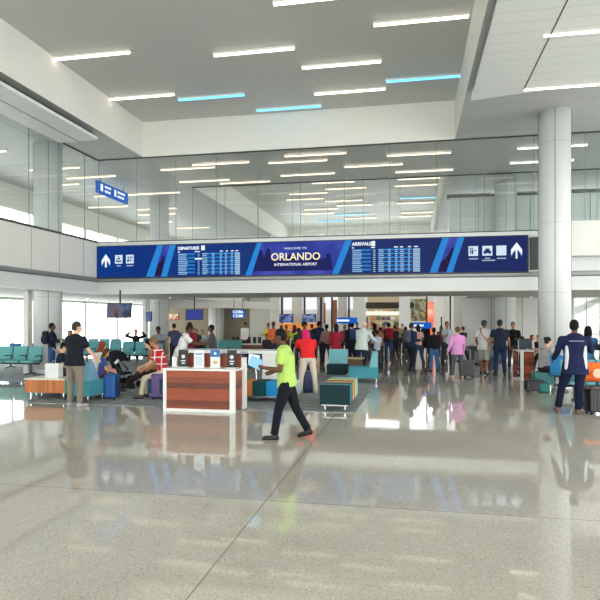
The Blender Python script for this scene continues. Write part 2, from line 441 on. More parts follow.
# columns
def column(x, y, z0, z1, r, label, joints=True):
    root = empty('column', (x, y, z0), label=label, cat='column')
    MB().tube((x, y, z0), (x, y, z1), r, n=40).build('shaft', BAND, root, smooth=False)
    s = MB(); d = Vector((-x, -y, 0)).normalized()
    a0 = math.atan2(d.y, d.x)
    for a in (a0 + .03, a0 + .03 + math.pi / 2, a0 + .03 - math.pi / 2, a0 + .03 + math.pi):
        p = Vector((x + math.cos(a) * r, y + math.sin(a) * r, 0)); s.tube((p.x, p.y, z0), (p.x, p.y, z1), .008, n=6)
    s.build('seam', DARKLINE, root)
    k = MB(); MB
    for zz in [z for z in (2.6, 4.6, 6.9) if z0 < z < z1]: k.tube((x, y, zz), (x, y, zz + .007), r + .001, n=40)
    k.build('panel_joint', GROOVE, root)
    if z0 == 0:
        MB().tube((x, y, 0), (x, y, .12), r + .012, n=40).build('base_ring', STEEL, root)
    for ch in root.children:
        if ch.name.startswith('shaft'):
            for p in ch.data.polygons: p.use_smooth = abs(p.normal.z) < .5
    return root
column(4.06, 17.8, 0, ZS, .435, 'tall white round column in front of the blue display banner end')
column(-12.3, 17.8, 0, ZS, .455, 'white round column behind the left upper glass wall, beside the man with a backpack')
column(-12.3, 26.7, 0, ZS, .455, 'white round column behind the seated man in the grey shirt')
column(-12.3, 35.2, 0, ZL, .5, 'pale round column behind the gate counter, left of its blue gate sign')
column(4.06, 26.7, 0, ZS, .455, 'white column seen through glass above the right end of the banner')
b = MB()
for y in (17.4, 26.2): b.ab((-12.95, y, 0), (-12.78, y + .25, ZL))
struct('trim_24', b, WHITE)

# ------------------------------------------------------------ strip lights
LW = glow('warm_strip_glow', (255, 241, 222), 4.2); LF = glow('peach_strip_glow', (255, 226, 196), 2.6); LB = glow('blue_strip_glow', (96, 196, 255), 2.6)
def strip(px, py, z, kind, label, group=None, L=2.25, pos=None, wd=.85):
    if pos is None:
        D = (z - CH) * F / (H0 - py); p = dep(px, D)
    else: p = Vector(pos)
    key = (kind, L, wd)
    if key not in strip.proto:
        m = MB().box((0, 0, .03), (L + .04, .13 * wd, .06)); o = m.build('strip_light', WHITE, local=True)
        MB().box((0, 0, -.012), (L, .10 * wd, .05)).build('diffuser', {'w': LW, 'b': LB, 'f': LF}[kind], o, local=True)
        strip.proto[key] = o; r = o
    else: r = copy_tree(strip.proto[key])
    r.location = (p.x, p.y, z - .055)
    tag(r, label, 'light')
    if group: r['group'] = group
    return r
strip.proto = {}
G1 = 'strip lights in the near ceiling recess'
for x0, x1, y, k, lab in [
    (55, 128, 53.5, 'w', 'white strip light near the left edge of the recess, farther from the banner'),
    (110, 173, 95, 'w', 'white strip light at the left edge of the recess, nearest the banner'),
    (213, 294, 49.5, 'w', 'white strip light high in the recess, straight above the banner welcome text'),
    (302, 380, 62.5, 'w', 'white strip light in the recess between the other long white ones'),
    (314, 385, 89.5, 'w', 'white strip light in the recess centre, just left of a blue one'),
    (374, 467, 18, 'w', 'white strip light at the upper right corner of the recess'),
    (322, 322, -4, 'w', 'white strip light cut by the top edge of the picture'),
    (178, 244, 95.5, 'b', 'blue strip light leftmost of the three blue ones in the near recess'),
    (256, 321, 106.5, 'b', 'blue strip light lowest of the three blue ones in the near recess'),
    (385, 463, 76.5, 'b', 'blue strip light rightmost of the three, touching the recess right edge')]:
    strip((x0 + x1) / 2, y, ZR, k, lab, G1)
# behind the camera: the same recess goes on (reflected in the glass, lighting the hall)
G2 = 'strip lights overhead and behind the viewer'
for x, y in [(-7.5, 7.5), (-3.2, 6.2), (-5.6, 4.0), (-1, 3.6), (-7.8, 1), (-3.6, 0), (-.4, -1.5), (-6, -3.5), (-2, -5), (-7.5, -7), (-.6, -8)]:
    strip(0, 0, ZR, 'w', 'white strip light in the recess above the viewer', G2, pos=(x, y, 0))
G3 = 'strip lights in the flat soffit behind the front glass'
for x0, x1, y in [(158, 217, 167), (198, 243, 162), (180, 228, 179.5), (223, 267, 181), (288, 342, 153), (268, 327, 160), (280, 335, 173),
                  (387, 450, 152.5), (348, 398, 164), (401, 447, 169.5), (130, 185, 192)]:
    strip((x0 + x1) / 2, y, ZS, 'f', 'thin white strip light in the flat ceiling just behind the glass above the banner', G3, wd=.4)
for x0, x1, y, lab in [(517, 587, 145, 'thin white strip light seen through glass left of the tall column'), (510, 573, 160, 'thin white strip light just below another, left of the tall column')]:
    strip((x0 + x1) / 2, y, ZS, 'w', lab, 'strip lights by the tall column', wd=.4)
G4 = 'strip lights in the far recess seen through the glass'
k = 0
for row in range(7):
    y = 27.0 + row * 2.4
    for c in range(5):
        k += 1
        x = -8.6 + c * 2.25 + (0 if row % 2 else .5)
        yy = y + (.9 if (c + row) % 2 else 0)
        if x > 0.5: x = .2
        blue = (row * 5 + c) % 4 == 3 and row > 2
        if (row * 3 + c * 2) % 3 == 0: continue
        strip(0, 0, ZR, 'b' if blue else 'f', ('blue' if blue else 'white') + ' strip light in the far ceiling recess above the banner', G4 + (', blue' if blue else ', white'), pos=(x, yy, 0), wd=.7)
G5 = 'strip lights upstairs behind the left glass'
for x, y in [(-14.5, 15), (-15.2, 18), (-13.9, 20.5), (-15.5, 23), (-14, 25.5), (-15.8, 28), (-14.2, 30.5), (-15.5, 33), (-14, 35.5), (-13.2, 22), (-13.5, 29)]:
    strip(0, 0, ZS, 'f', 'white strip light on the upstairs ceiling behind the left glass', G5, pos=(x, y, 0), wd=.4)
for px, py, lab in [(604, 30, 'white strip light at the top right corner in the plank ceiling'), (572, 86, 'white strip light at the far edge of the plank ceiling, above the column')]:
    D = (7.6 - CH) * F / (H0 - py); p = dep(px, D); strip(0, 0, 7.655 - .0, 'w', lab, 'strip lights in the plank ceiling', pos=(p.x, p.y, 0), wd=.3)
# small round lamps added under the low soffits to brighten the ground floor
DL = glow('added_soffit_glow', (255, 244, 226), 5.0)
dl = None
for x, y in [(x, y) for x in (-14.5, -10.5) for y in (23.9,)] + [(x, y) for x in (-14.5,) for y in (8, 14, 28)] + [(-11, 27), (-11, 30), (-11, 33.5)] + [(5, 26), (9, 26), (13, 26)]:
    if dl is None:
        dl = MB().tube((0, 0, -.02), (0, 0, .01), .07, n=20).build('added_soffit_lamp', WHITE, local=True)
        MB().tube((0, 0, -.024), (0, 0, -.018), .055, n=20).build('diffuser', DL, dl, local=True); o = dl
    else: o = copy_tree(dl)
    o.location = (x, y, ZL); tag(o, 'small round lamp added to brighten the space under the low soffit', 'light', 'lamps added under the low soffit')
# ============================================================ SIGNS AND SCREENS
YF = 19.74
bx = lambda px: onY(px, YF)[0]
bz = lambda px, py: zat(py, onY(px, YF)[1])
BX0, BX1, BZ0, BZ1 = bx(97.5), bx(527), 3.40, 4.55
ban = empty('display_banner', ((BX0 + BX1) / 2, YF, BZ0), label='long blue digital display banner across the bridge with flight tables and welcome text', cat='display')
MB().ab((BX0 - .04, YF, BZ0 - .03), (BX1 + .04, YF + .2, BZ1 + .03)).build('cabinet', DARKMET, ban)
def led(name, c, s=.9): return mat('led_' + name, (4, 4, 6), .6, spec=.1, emit=c, es=s)
def banner_bg():
    m = led('background', (22, 48, 128)); nt = m.node_tree; b = nt.nodes['Principled BSDF']
    g = nt.nodes.new('ShaderNodeNewGeometry'); sp = nt.nodes.new('ShaderNodeSeparateXYZ'); nt.links.new(g.outputs['Position'], sp.inputs[0])
    mr = nt.nodes.new('ShaderNodeMapRange'); mr.inputs[1].default_value = BX0; mr.inputs[2].default_value = BX1
    nt.links.new(sp.outputs[0], mr.inputs[0])
    r = ramp_node(nt, mr.outputs[0], [(0, (6, 58, 140)), (.1, (10, 52, 132)), (.35, (16, 54, 126)), (.6, (26, 52, 112)), (.75, (30, 46, 106)), (1, (24, 40, 100))])
    nt.links.new(r.outputs[0], b.inputs['Emission Color']); return m
YB1 = YF - .004
ban = MB().ab((BX0, YF - .003, BZ0), (BX1, YF, BZ1)).build('screen', banner_bg(), ban)
def poly_px(name, m, pts, dy, parent=ban):
    q = [(bx(x), BZ0 + (BZ1 - BZ0) * v) for x, v in pts]
    return MB().prism(q, YF - dy - .002, YF - dy, 'xz').build(name, m, parent)
LBL = led('light_blue', (40, 140, 222)); PUR = led('purple_sky', (74, 74, 176)); DKP = led('dark_silhouette', (34, 22, 62)); WT = led('white', (235, 242, 250), 1.1)
def dusk():
    m = led('dusk_sky', (60, 70, 170)); nt = m.node_tree; b = nt.nodes['Principled BSDF']
    g = nt.nodes.new('ShaderNodeNewGeometry'); n = nt.nodes.new('ShaderNodeTexNoise'); n.inputs['Scale'].default_value = .9; n.inputs['Detail'].default_value = 3
    nt.links.new(g.outputs['Position'], n.inputs['Vector'])
    r = ramp_node(nt, n.outputs['Fac'], [(.3, (34, 50, 136)), (.5, (50, 66, 164)), (.65, (80, 84, 184)), (.8, (50, 86, 184))])
    nt.links.new(r.outputs[0], b.inputs['Emission Color']); return m
DUSK = dusk()
s1 = poly_px('city_photo', DUSK, [(154, 0), (164, 0), (174, 1), (162, 1)], .004)
poly_px('stripe', LBL, [(146, 0), (154, 0), (163, 1), (157.5, 1)], .008)
poly_px('stripe', LBL, [(161, 0), (167, 0), (176, 1), (170, 1)], .008)
poly_px('silhouette', DKP, [(154.5, .02), (161.5, .02), (164.5, .55), (163, .7), (161, .5), (158, .4), (156, .2)], .006)
poly_px('city_photo', DUSK, [(250, 0), (334, 0), (347, 1), (261, 1)], .004)
poly_px('stripe', LBL, [(245.5, 0), (251.5, 0), (262, 1), (257, 1)], .008)
poly_px('stripe', LBL, [(332, 0), (338.5, 0), (352, 1), (345.5, 1)], .008)
DK2 = led('dark_skyline', (28, 32, 96))
poly_px('skyline', DK2, [(252.5, .12), (258, .12), (332, .12), (332, .3), (330, .62), (326, .62), (326, .5), (321, .45), (318, .7), (314, .72), (312, .5), (300, .45), (292, .62), (288, .6), (286, .5), (272, .5), (270, .8), (267, .82), (264, .5), (262, .78), (259, .78), (256, .4)], .006)
poly_px('city_photo', DUSK, [(436, 0), (448, 0), (460, 1), (446, 1)], .004)
poly_px('stripe', LBL, [(429.5, 0), (437, 0), (449, 1), (442.5, 1)], .008)
poly_px('stripe', LBL, [(446.5, 0), (452.5, 0), (464.5, 1), (458, 1)], .008)
poly_px('silhouette', DKP, [(438, .02), (446, .02), (451, .4), (454, .68), (452, .72), (448, .5), (443, .35), (441, .3)], .006)
def bt(body, px, v, size, m=WT, align='CENTER', sx=1.0, bold=0):
    return text(body, size, (bx(px), YF - .012, BZ0 + (BZ1 - BZ0) * v), m, ban, align=align, sx=sx, bold=bold)
CREAM = led('cream_text', (250, 236, 180), 1.2)
bt('ORLANDO', 295.5, .54, .37, CREAM, sx=.97, bold=.003)
bt('WELCOME TO', 295.5, .80, .10, WT, sx=1.25)
bt('INTERNATIONAL AIRPORT', 295.5, .31, .13, WT, sx=.97, bold=.002)
bt('DEPARTURES', 178, .88, .15, WT, 'LEFT', sx=.92, bold=.006)
bt('ARRIVALS', 352, .88, .16, WT, 'LEFT', sx=.95, bold=.006)
def badge(px):
    poly_px('badge', WT, [(px, .81), (px + 3.6, .81), (px + 3.6, .96), (px, .96)], .010)
badge(201.3); badge(371.5)
# flight tables
def table(x0, cols, tint):
    def q(mb, xa, xb, v0, v1, dy):
        mb.ab((bx(xa), YF - dy - .002, BZ0 + (BZ1 - BZ0) * v0), (bx(xb), YF - dy, BZ0 + (BZ1 - BZ0) * v1))
    for k in range(6):
        rows = MB(); txt = MB()
        v = .665 - k * .115
        for (a, b_) in cols['bars']:
            q(rows, x0 + a, x0 + b_, v, v + .06, .008)
        for c in cols['text']:
            for j in (0, 1):
                vv = v + .02 - j * .055; ln = cols['len'][cols['text'].index(c)] * random.uniform(.75, 1)
                xx = x0 + c
                q(txt, xx, xx + ln, vv, vv + .024, .012)
        for j in (0, 1):
            vv = v + .005 - j * .055
            q(txt, x0 + cols['status'][0], x0 + cols['status'][1], vv, vv + .042, .012)
            for (a, b_) in cols['narrow']: q(txt, x0 + a, x0 + b_, vv + .01, vv + .035, .012)
        rows.build('flight_row', led('row_blue', (34, 128, 205)), ban); txt.build('flight_entry', led('table_text', (170, 205, 232)), ban)
    for a, b_ in cols['heads']:
        hd = MB(); q(hd, x0 + a, x0 + b_, .755, .785, .012); hd.build('column_heading', WT, ban)
C1 = dict(bars=[(0, 17), (24, 62)], text=[.5, 24.5, 34], len=[10, 6, 3], narrow=[(20, 21.6), (42, 44), (47, 49), (53, 55)], status=(57, 62), heads=[(0, 2), (17, 22), (42, 45), (48, 50), (53, 56), (57.5, 60.5)])
table(178, C1, 0)
C2 = dict(bars=[(0, 19), (26, 60)], text=[.5, 26.5, 36], len=[10, 6, 3], narrow=[(21, 23.5), (43, 45.5), (48, 52), (56, 58)], status=(61, 68), heads=[(0, 2), (19, 23), (42, 46), (48, 51), (56, 59), (62, 66)])
table(352, C2, 0)
poly_px('badge', WT, [(195, .52), (202, .52), (202, .57), (195, .57)], .013)
# arrows
def arrow(px, v0, v1, w, m1=WT):
    c = px
    poly_px('arrow', m1, [(c - .9, v0), (c + .9, v0), (c + .9, v1 - .2), (c + w, v1 - .36), (c + w, v1 - .2), (c, v1), (c - w, v1 - .2), (c - w, v1 - .36), (c - .9, v1 - .2)], .010)
    poly_px('arrow_tip', LBL, [(c + w * .6, v1 - .34), (c + w, v1 - .42), (c + w, v1 - .36), (c + w * .6, v1 - .28)], .012)
    poly_px('arrow_tip', LBL, [(c - w, v1 - .42), (c - w * .6, v1 - .34), (c - w * .6, v1 - .28), (c - w, v1 - .36)], .012)
arrow(106, .33, .76, 4.2); arrow(516.5, .36, .82, 5.5)
NAVY = led('navy_glyph', (20, 50, 120)); BOX = led('icon_tile', (214, 232, 246), 1.0)
def icon(px, v0, v1, w, kind):
    poly_px('icon_tile', BOX, [(px, v0), (px + w, v0), (px + w, v1), (px, v1)], .010)
    g = MB(); h = v1 - v0
    def r(a, b_, c, d): g.ab((bx(px + a * w), YF - .016, BZ0 + (BZ1 - BZ0) * (v0 + c * h)), (bx(px + b_ * w), YF - .013, BZ0 + (BZ1 - BZ0) * (v0 + d * h)))
    if kind == 'people': r(.15, .25, .2, .65); r(.13, .27, .7, .85); r(.35, .5, .2, .65); r(.37, .48, .7, .85); r(.28, .31, .15, .9); r(.6, .8, .5, .6)
    if kind == 'car': r(.12, .88, .25, .5); r(.28, .72, .5, .72); r(.2, .34, .14, .3); r(.66, .8, .14, .3)
    if kind == 'bag': r(.15, .85, .2, .36); r(.3, .7, .5, .66); r(.2, .3, .36, .5); r(.4, .6, .75, .85)
    if kind == 'grid': r(.15, .4, .2, .5); r(.5, .6, .2, .8); r(.2, .4, .6, .8); r(.68, .85, .3, .42); r(.68, .85, .6, .8)
    if kind != 'blank': g.build('icon_glyph', NAVY, ban)
    else: g.bm.free()
icon(115.2, .44, .72, 7.4, 'bag'); icon(126.2, .44, .72, 7.6, 'grid')
icon(468.5, .46, .74, 9.5, 'people'); icon(482.3, .46, .74, 10, 'car'); icon(496.3, .46, .74, 10, 'blank')
for a, b_, v in [(117, 121, .35), (126.5, 133.5, .35), (469, 478, .36), (485, 490, .37), (482, 495, .31), (497, 506, .36)]:
    poly_px('caption', led('caption_white', (180, 200, 225), .8), [(a, v), (b_, v), (b_, v + .035), (a, v + .035)], .010)

# hanging gate signs
SB = mat('sign_blue', (8, 8, 12), .7, spec=.05, emit=(24, 96, 200), es=.9)
SW = mat('sign_white', (30, 30, 30), .3, emit=(240, 246, 255), es=1.2)
def hsign(px0, px1, py0, py1, D, lines, label, hang=ZL, size=None, name='gate_sign'):
    p = dep((px0 + px1) / 2, D); w = (px1 - px0) / F * D; z1, z0 = zat(py0, D), zat(py1, D)
    r = empty(name, (p.x, p.y, z0), label=label, cat='sign')
    pn = MB().ab((p.x - w / 2, p.y, z0), (p.x + w / 2, p.y + .1, z1)).build('panel', SB, r)
    if hang:
        h = MB()
        for s in (-.35, .35): h.tube((p.x + s * w, p.y + .05, z1), (p.x + s * w, p.y + .05, hang), .012)
        h.build('hanger', DARKMET, r)
    n_ = len(lines); hh = (z1 - z0)
    for i, t in enumerate(lines):
        if t == '-':
            q = MB(); q.ab((p.x - w * .42, p.y - .004, z0 + hh * .35), (p.x + w * .12, p.y - .001, z0 + hh * .65)); q.box((p.x - w * .46, p.y - .003, z0 + hh * .5), (.05, .004, hh * .5)); q.build('lettering', SW, pn); continue
        text(t, size or hh / n_ * .95, (p.x, p.y - .004, z1 - hh * (i + .5) / n_), SW, pn, bold=.004)
    return r
hsign(477.5, 499, 301.5, 311, 26.4, ['C240A', 'C240B'], 'small blue hanging gate sign right of the far shops')
hsign(231.5, 244.5, 310, 318, 27.0, ['C238A', 'C238B'], 'small blue gate sign over the gate counter beside the pier', hang=ZL)
hsign(336.5, 357, 317.5, 323.5, 26, ['-'], 'blue overhead sign in front of the far shops, left of two', hang=None, size=.22, name='overhead_sign')
hsign(410.5, 431.5, 322.5, 328.5, 26, ['-'], 'blue overhead sign in front of the far shops, right of two', hang=None, size=.22, name='overhead_sign')
for px, o in ((347, 0), (421, 1)):
    rr = [q for q in bpy.data.objects if q.name.startswith('overhead_sign')][o]
    p = dep(px, 26); MB().tube((p.x + .9, p.y + .05, 0), (p.x + .9, p.y + .05, 1.95), .03).build('post', DARKMET, rr)
# upstairs sign parallel to the left glass
xs = -12.9
def pX(px, X):
    t = (px - 300) / F; D = X / (t * math.cos(TH) - math.sin(TH)); return D, dep(px, D).y
D0, y0 = pX(98, xs); D1, y1 = pX(128, xs)
r = empty('hanging_sign', (xs, (y0 + y1) / 2, 7.16), label='blue hanging sign upstairs behind the corner of the left glass wall', cat='sign')
MB().ab((xs - .12, y0, 7.16), (xs, y1, 7.66)).build('panel', SB, r)
h = MB(); h.tube((xs - .06, y0 + .3, 7.66), (xs - .06, y0 + .3, ZS), .015); h.tube((xs - .06, y1 - .3, 7.66), (xs - .06, y1 - .3, ZS), .015); h.build('hanger', DARKMET, r)
rt = (math.pi / 2, 0, math.pi / 2)
L_ = y1 - y0
pn = r.children[0]
for f0, f1, z0_, z1_ in ((.08, .17, 7.27, 7.57), (.21, .42, 7.46, 7.56), (.21, .40, 7.27, 7.37), (.52, .60, 7.27, 7.57), (.63, .9, 7.46, 7.56), (.63, .86, 7.27, 7.37)):
    q = MB(); n_ = 5 if f1 - f0 > .12 else 1
    for k in range(n_): q.ab((xs, y0 + L_ * (f0 + (f1 - f0) * k / n_), z0_), (xs + .004, y0 + L_ * (f0 + (f1 - f0) * (k + .8) / n_), z1_))
    q.build('lettering', SW, pn)

# television hanging over the seats
def scr(name, cols, scale, s=1.0):
    m = mat('screen_' + name, (8, 8, 10), .25, emit=(40, 60, 120), es=s); nt = m.node_tree; b = nt.nodes['Principled BSDF']
    g = nt.nodes.new('ShaderNodeNewGeometry'); n = nt.nodes.new('ShaderNodeTexNoise'); n.inputs['Scale'].default_value = scale; n.inputs['Detail'].default_value = 2
    nt.links.new(g.outputs['Position'], n.inputs['Vector']); r = ramp_node(nt, n.outputs['Fac'], cols); nt.links.new(r.outputs[0], b.inputs['Emission Color']); return m
TV = scr('news', [(.3, (14, 18, 28)), (.42, (36, 52, 84)), (.5, (80, 100, 140)), (.56, (110, 84, 84)), (.62, (30, 36, 60)), (.75, (50, 56, 110))], 1.6, .8)
Dt = 19.0; p = dep(119.5, Dt); W = 25 / F * Dt
z1, z0 = zat(303, Dt), zat(318, Dt)
r = empty('television', (p.x, p.y, z0), label='black flat television hanging from the low ceiling over the left seats', cat='television')
zm = (z0 + z1) / 2
E = Euler((R(-8), 0, R(6)))
MB().box((p.x, p.y, zm), (W, .07, z1 - z0), rot=E, bev=.01).build('case', BLACK, r)
MB().box(Vector((p.x, p.y, zm)) + E.to_matrix() @ Vector((0, -.037, 0)), (W * .93, .004, (z1 - z0) * .88), rot=E).build('screen', TV, r)
MB().tube((p.x, p.y + .05, z1 - .02), (p.x, p.y + .05, ZL), .03).build('ceiling_mount', DARKMET, r)
# gate displays
GS = scr('gate', [(.3, (20, 50, 120)), (.5, (24, 66, 160)), (.7, (60, 110, 200))], 2, .8)
def wscreen(px0, px1, py0, py1, D, m, label, txt=None, mount=None, name='gate_display'):
    p = dep((px0 + px1) / 2, D); w = (px1 - px0) / F * D; z1, z0 = zat(py0, D), zat(py1, D)
    r = empty(name, (p.x, p.y, z0), label=label, cat='display')
    MB().ab((p.x - w / 2, p.y, z0), (p.x + w / 2, p.y + .08, z1)).build('case', BLACK, r)
    MB().ab((p.x - w / 2 + .03, p.y - .004, z0 + .03), (p.x + w / 2 - .03, p.y, z1 - .03)).build('screen', m, r)
    if txt: text(txt, (z1 - z0) * .3, (p.x, p.y - .008, (z0 + z1) / 2 + .05), SW, r)
    if mount: MB().tube((p.x, p.y + .05, z1 - .02), (p.x, p.y + .05, mount), .025).build('ceiling_mount', DARKMET, r)
    return r
wscreen(185, 203, 309.5, 320, 24.5, glow('gate_blue', (20, 44, 150), .8), 'dark blue gate display hanging over the counter crowd', None, ZL)
wscreen(145.5, 151.5, 311.5, 321.5, 27.5, GS, 'small blue display just left of the second column', None, ZL)
wscreen(168, 179, 313, 320, 35.6, scr('menu', [(.35, (120, 80, 50)), (.5, (240, 210, 170)), (.6, (200, 90, 60))], 3, 1.0), 'warm lit menu display on the tan gate wall')
# ============================================================ FURNITURE
def wood_mat(name, c, axis, step, noise=.25):
    m = mat(name, c, .4, spec=.4); nt = m.node_tree; b = nt.nodes['Principled BSDF']
    tc = nt.nodes.new('ShaderNodeTexCoord'); sp = nt.nodes.new('ShaderNodeSeparateXYZ'); nt.links.new(tc.outputs['Object'], sp.inputs[0])
    d = nt.nodes.new('ShaderNodeMath'); d.operation = 'DIVIDE'; d.inputs[1].default_value = step; nt.links.new(sp.outputs[axis], d.inputs[0])
    f = nt.nodes.new('ShaderNodeMath'); f.operation = 'FLOOR'; nt.links.new(d.outputs[0], f.inputs[0])
    w = nt.nodes.new('ShaderNodeTexWhiteNoise'); w.noise_dimensions = '1D'; nt.links.new(f.outputs[0], w.inputs['W'])
    mp = nt.nodes.new('ShaderNodeMapping'); mp.inputs['Scale'].default_value = [(14, 14, 1.5), (1.5, 14, 14)][0 if axis != 2 else 1]
    n = nt.nodes.new('ShaderNodeTexNoise'); n.inputs['Scale'].default_value = 2.5; n.inputs['Detail'].default_value = 5
    nt.links.new(tc.outputs['Object'], mp.inputs[0]); nt.links.new(mp.outputs[0], n.inputs['Vector'])
    a = nt.nodes.new('ShaderNodeMath'); a.operation = 'MULTIPLY_ADD'; a.inputs[1].default_value = .5; nt.links.new(w.outputs[0], a.inputs[0]); 
    h = nt.nodes.new('ShaderNodeMath'); h.operation = 'MULTIPLY'; h.inputs[1].default_value = .5; nt.links.new(n.outputs['Fac'], h.inputs[0]); nt.links.new(h.outputs[0], a.inputs[2])
    lo = tuple(v * (1 - noise) for v in c); hi = tuple(min(255, v * (1 + noise)) for v in c)
    r = ramp_node(nt, a.outputs[0], [(.15, lo), (.45, c), (.8, hi)])
    nt.links.new(r.outputs[0], b.inputs['Base Color']); return m
WOODH = wood_mat('cherry_planks', (124, 60, 36), 2, .115, .34)
WOODV = wood_mat('warm_oak_slats', (186, 112, 62), 0, .05, .15)
CREAMT = mat('cream_table_top', (226, 218, 198), .3)
TEAL = fabric((72, 148, 160)); TEALD = fabric((48, 118, 134)); TEALL = fabric((122, 182, 190)); BLK = fabric((26, 52, 56)); ORG = fabric((214, 130, 62))
YEL = fabric((226, 206, 130)); GRN = fabric((44, 140, 110)); BLU = fabric((36, 138, 196)); DTEAL = fabric((22, 72, 76)); GREYB = fabric((120, 168, 190))

# --- kiosk counter in front
cA = fl(163, 411); Yk = cA.y; xk0 = onY(163, Yk)[0]; xk1 = onY(235, Yk)[0]
r = empty('wood_kiosk', ((xk0 + xk1) / 2, Yk + .3, 0), label='low cherry wood plank kiosk with white frame and four sign stands', cat='kiosk')
ZK = .86
MB().ab((xk0 + .07, Yk + .01, .06), (xk1 - .07, Yk + .06, ZK - .03)).build('front_panel', WOODH, r)
w = MB(); w.ab((xk0, Yk, 0), (xk0 + .07, Yk + .62, ZK)); w.ab((xk1 - .11, Yk, 0), (xk1, Yk + .05, ZK)); w.ab((xk0 + .07, Yk + .004, .0), (xk1 - .11, Yk + .6, .06))
w.build('white_frame', WPLASTIC, r)
MB().ab((xk1 - .06, Yk + .05, .06), (xk1 - .005, Yk + .62, ZK - .03)).build('side_panel', WOODH, r)
MB().ab((xk0 - .01, Yk - .01, ZK - .04), (xk1 + .01, Yk + .62, ZK)).build('counter_top', WPLASTIC, r)
MB().ab((xk1 - .02, Yk + .5, 0), (xk1 + .05, Yk + .66, 1.06)).build('end_post', WPLASTIC, r)
MB().ab((xk0 + .02, Yk + .4, 0), (xk0 + .12, Yk + .62, 1.07)).build('end_post', WPLASTIC, r)
MB().ab((xk0 + .14, Yk + .46, ZK), (xk1 - .02, Yk + .54, 1.12)).build('upstand', WOODH, r)
# --- sign stands on it
def stand(px0, px1, kind, label):
    Y = Yk + .30; x0, D = onY(px0, Y); x1, _ = onY(px1, Y); z1 = ZK + .36
    rr = empty('sign_stand', ((x0 + x1) / 2, Y, ZK), label=label, cat='sign')
    body = {'k': mat('sign_black', (30, 30, 32), .5), 'w': mat('sign_paper', (226, 230, 232), .5), 'b': mat('sign_paper', (226, 230, 232), .5)}[kind]
    MB().ab((x0, Y, ZK), (x1, Y + .012, z1)).build('sheet', body, rr); sheet = rr.children[0]
    MB().ab((x0 - .01, Y - .05, ZK), (x1 + .01, Y + .08, ZK + .012)).build('foot', WPLASTIC, rr)
    d = MB(); xm = (x0 + x1) / 2
    if kind == 'k':
        d.ell((xm, Y - .002, ZK + .22), (.04, .004, .04)); d.build('emblem', mat('emblem_white', (220, 222, 220), .5), sheet)
        for zz, ww in ((.135, .05), (.085, .035)):
            q = MB(); q.ab((xm - ww, Y - .003, ZK + zz - .012), (xm + ww, Y - .001, ZK + zz + .012)); q.build('lettering', mat('emblem_white', (220, 222, 220), .5), sheet)
    elif kind == 'w':
        d.ab((x0 + .03, Y - .003, ZK + .26), (x1 - .03, Y - .001, ZK + .29)); 
        for k in range(5): d.ab((x0 + .03, Y - .003, ZK + .06 + k * .035), (x1 - .03 - .02 * (k % 2), Y - .001, ZK + .068 + k * .035))
        d.build('print', mat('print_blue', (92, 140, 190), .5), sheet)
    else:
        d.ab((x0, Y - .003, ZK + .22), (x1, Y - .001, z1)); d.build('header', mat('header_blue', (28, 108, 178), .5), sheet)
        e = MB(); e.ell((xm, Y - .002, ZK + .11), (.05, .004, .04)); e.build('emblem', mat('emblem_orange', (232, 170, 110), .5), sheet)
        f_ = MB(); f_.ell((xm, Y - .004, ZK + .29), (.03, .003, .03)); f_.build('logo', mat('emblem_white', (220, 222, 220), .5), sheet)
stand(178.5, 188, 'k', 'black sign stand with white writing at the left end of the wood kiosk')
stand(194, 204, 'w', 'white sheet in a sign stand, second from the left on the wood kiosk')
stand(210.5, 220, 'b', 'white sheet with a blue header in a stand on the wood kiosk')
stand(227, 236.5, 'k', 'black sign stand with white writing at the right end of the wood kiosk')
# --- high white bar
Yt = Yk + 2.3; xb0 = onY(176, Yt)[0]; xb1 = onY(284, Yt)[0]
r = empty('high_bar_table', ((xb0 + xb1) / 2, Yt, 0), label='long white high bar table with end panels behind the wood kiosk', cat='table')
MB().ab((xb0, Yt, 1.03), (xb1, Yt + .75, 1.10), bev=.01).build('table_top', WPLASTIC, r)
xe, _ = onY(262, Yt); MB().ab((xe, Yt + .02, 0), (xb1 - .02, Yt + .08, 1.03)).build('end_panel', WPLASTIC, r)
MB().ab((xb1 - .08, Yt + .08, 0), (xb1 - .02, Yt + .7, 1.03)).build('side_panel', WPLASTIC, r)
MB().ab((xb0, Yt + .05, 0), (xb0 + .06, Yt + .7, 1.03)).build('side_panel', WPLASTIC, r)
o_ = MB(); 
for k in range(3):
    xx = onY(196 + 22 * k, Yt)[0]; o_.ab((xx, Yt - .004, 1.045), (xx + .2, Yt - .001, 1.085))
o_.build('power_outlet', mat('outlet_grey', (170, 174, 176), .4), r)
# bar stools
def stool(x, y, label):
    r = empty('bar_stool', (x, y, 0), label=label, cat='stool', group='blue bar stools under the white bar')
    MB().box((x, y, .74), (.42, .40, .07), bev=.025).build('seat', mat('stool_blue', (28, 66, 120), .5), r)
    MB().box((x, y + .19, .90), (.42, .04, .28), bev=.015).build('backrest', mat('stool_blue', (28, 66, 120), .5), r)
    for sx in (-1, 1):
        for sy in (-1, 1): MB().tube((x + sx * .14, y + sy * .13, .71), (x + sx * .2, y + sy * .19, 0), .013).build('leg', CHROME, r)
    q = MB(); q.path([(x - .17, y - .165, .3), (x + .17, y - .165, .3), (x + .17, y + .165, .3), (x - .17, y + .165, .3), (x - .17, y - .165, .3)], .01); q.build('footrest', CHROME, r)
for px, l in ((246.5, 'navy blue bar stool nearest the kiosk end under the white bar'), (257.5, 'navy blue bar stool nearest the white end panel of the bar')):
    x, _ = onY(px, Yt + .55); stool(x, Yt + .0, l)

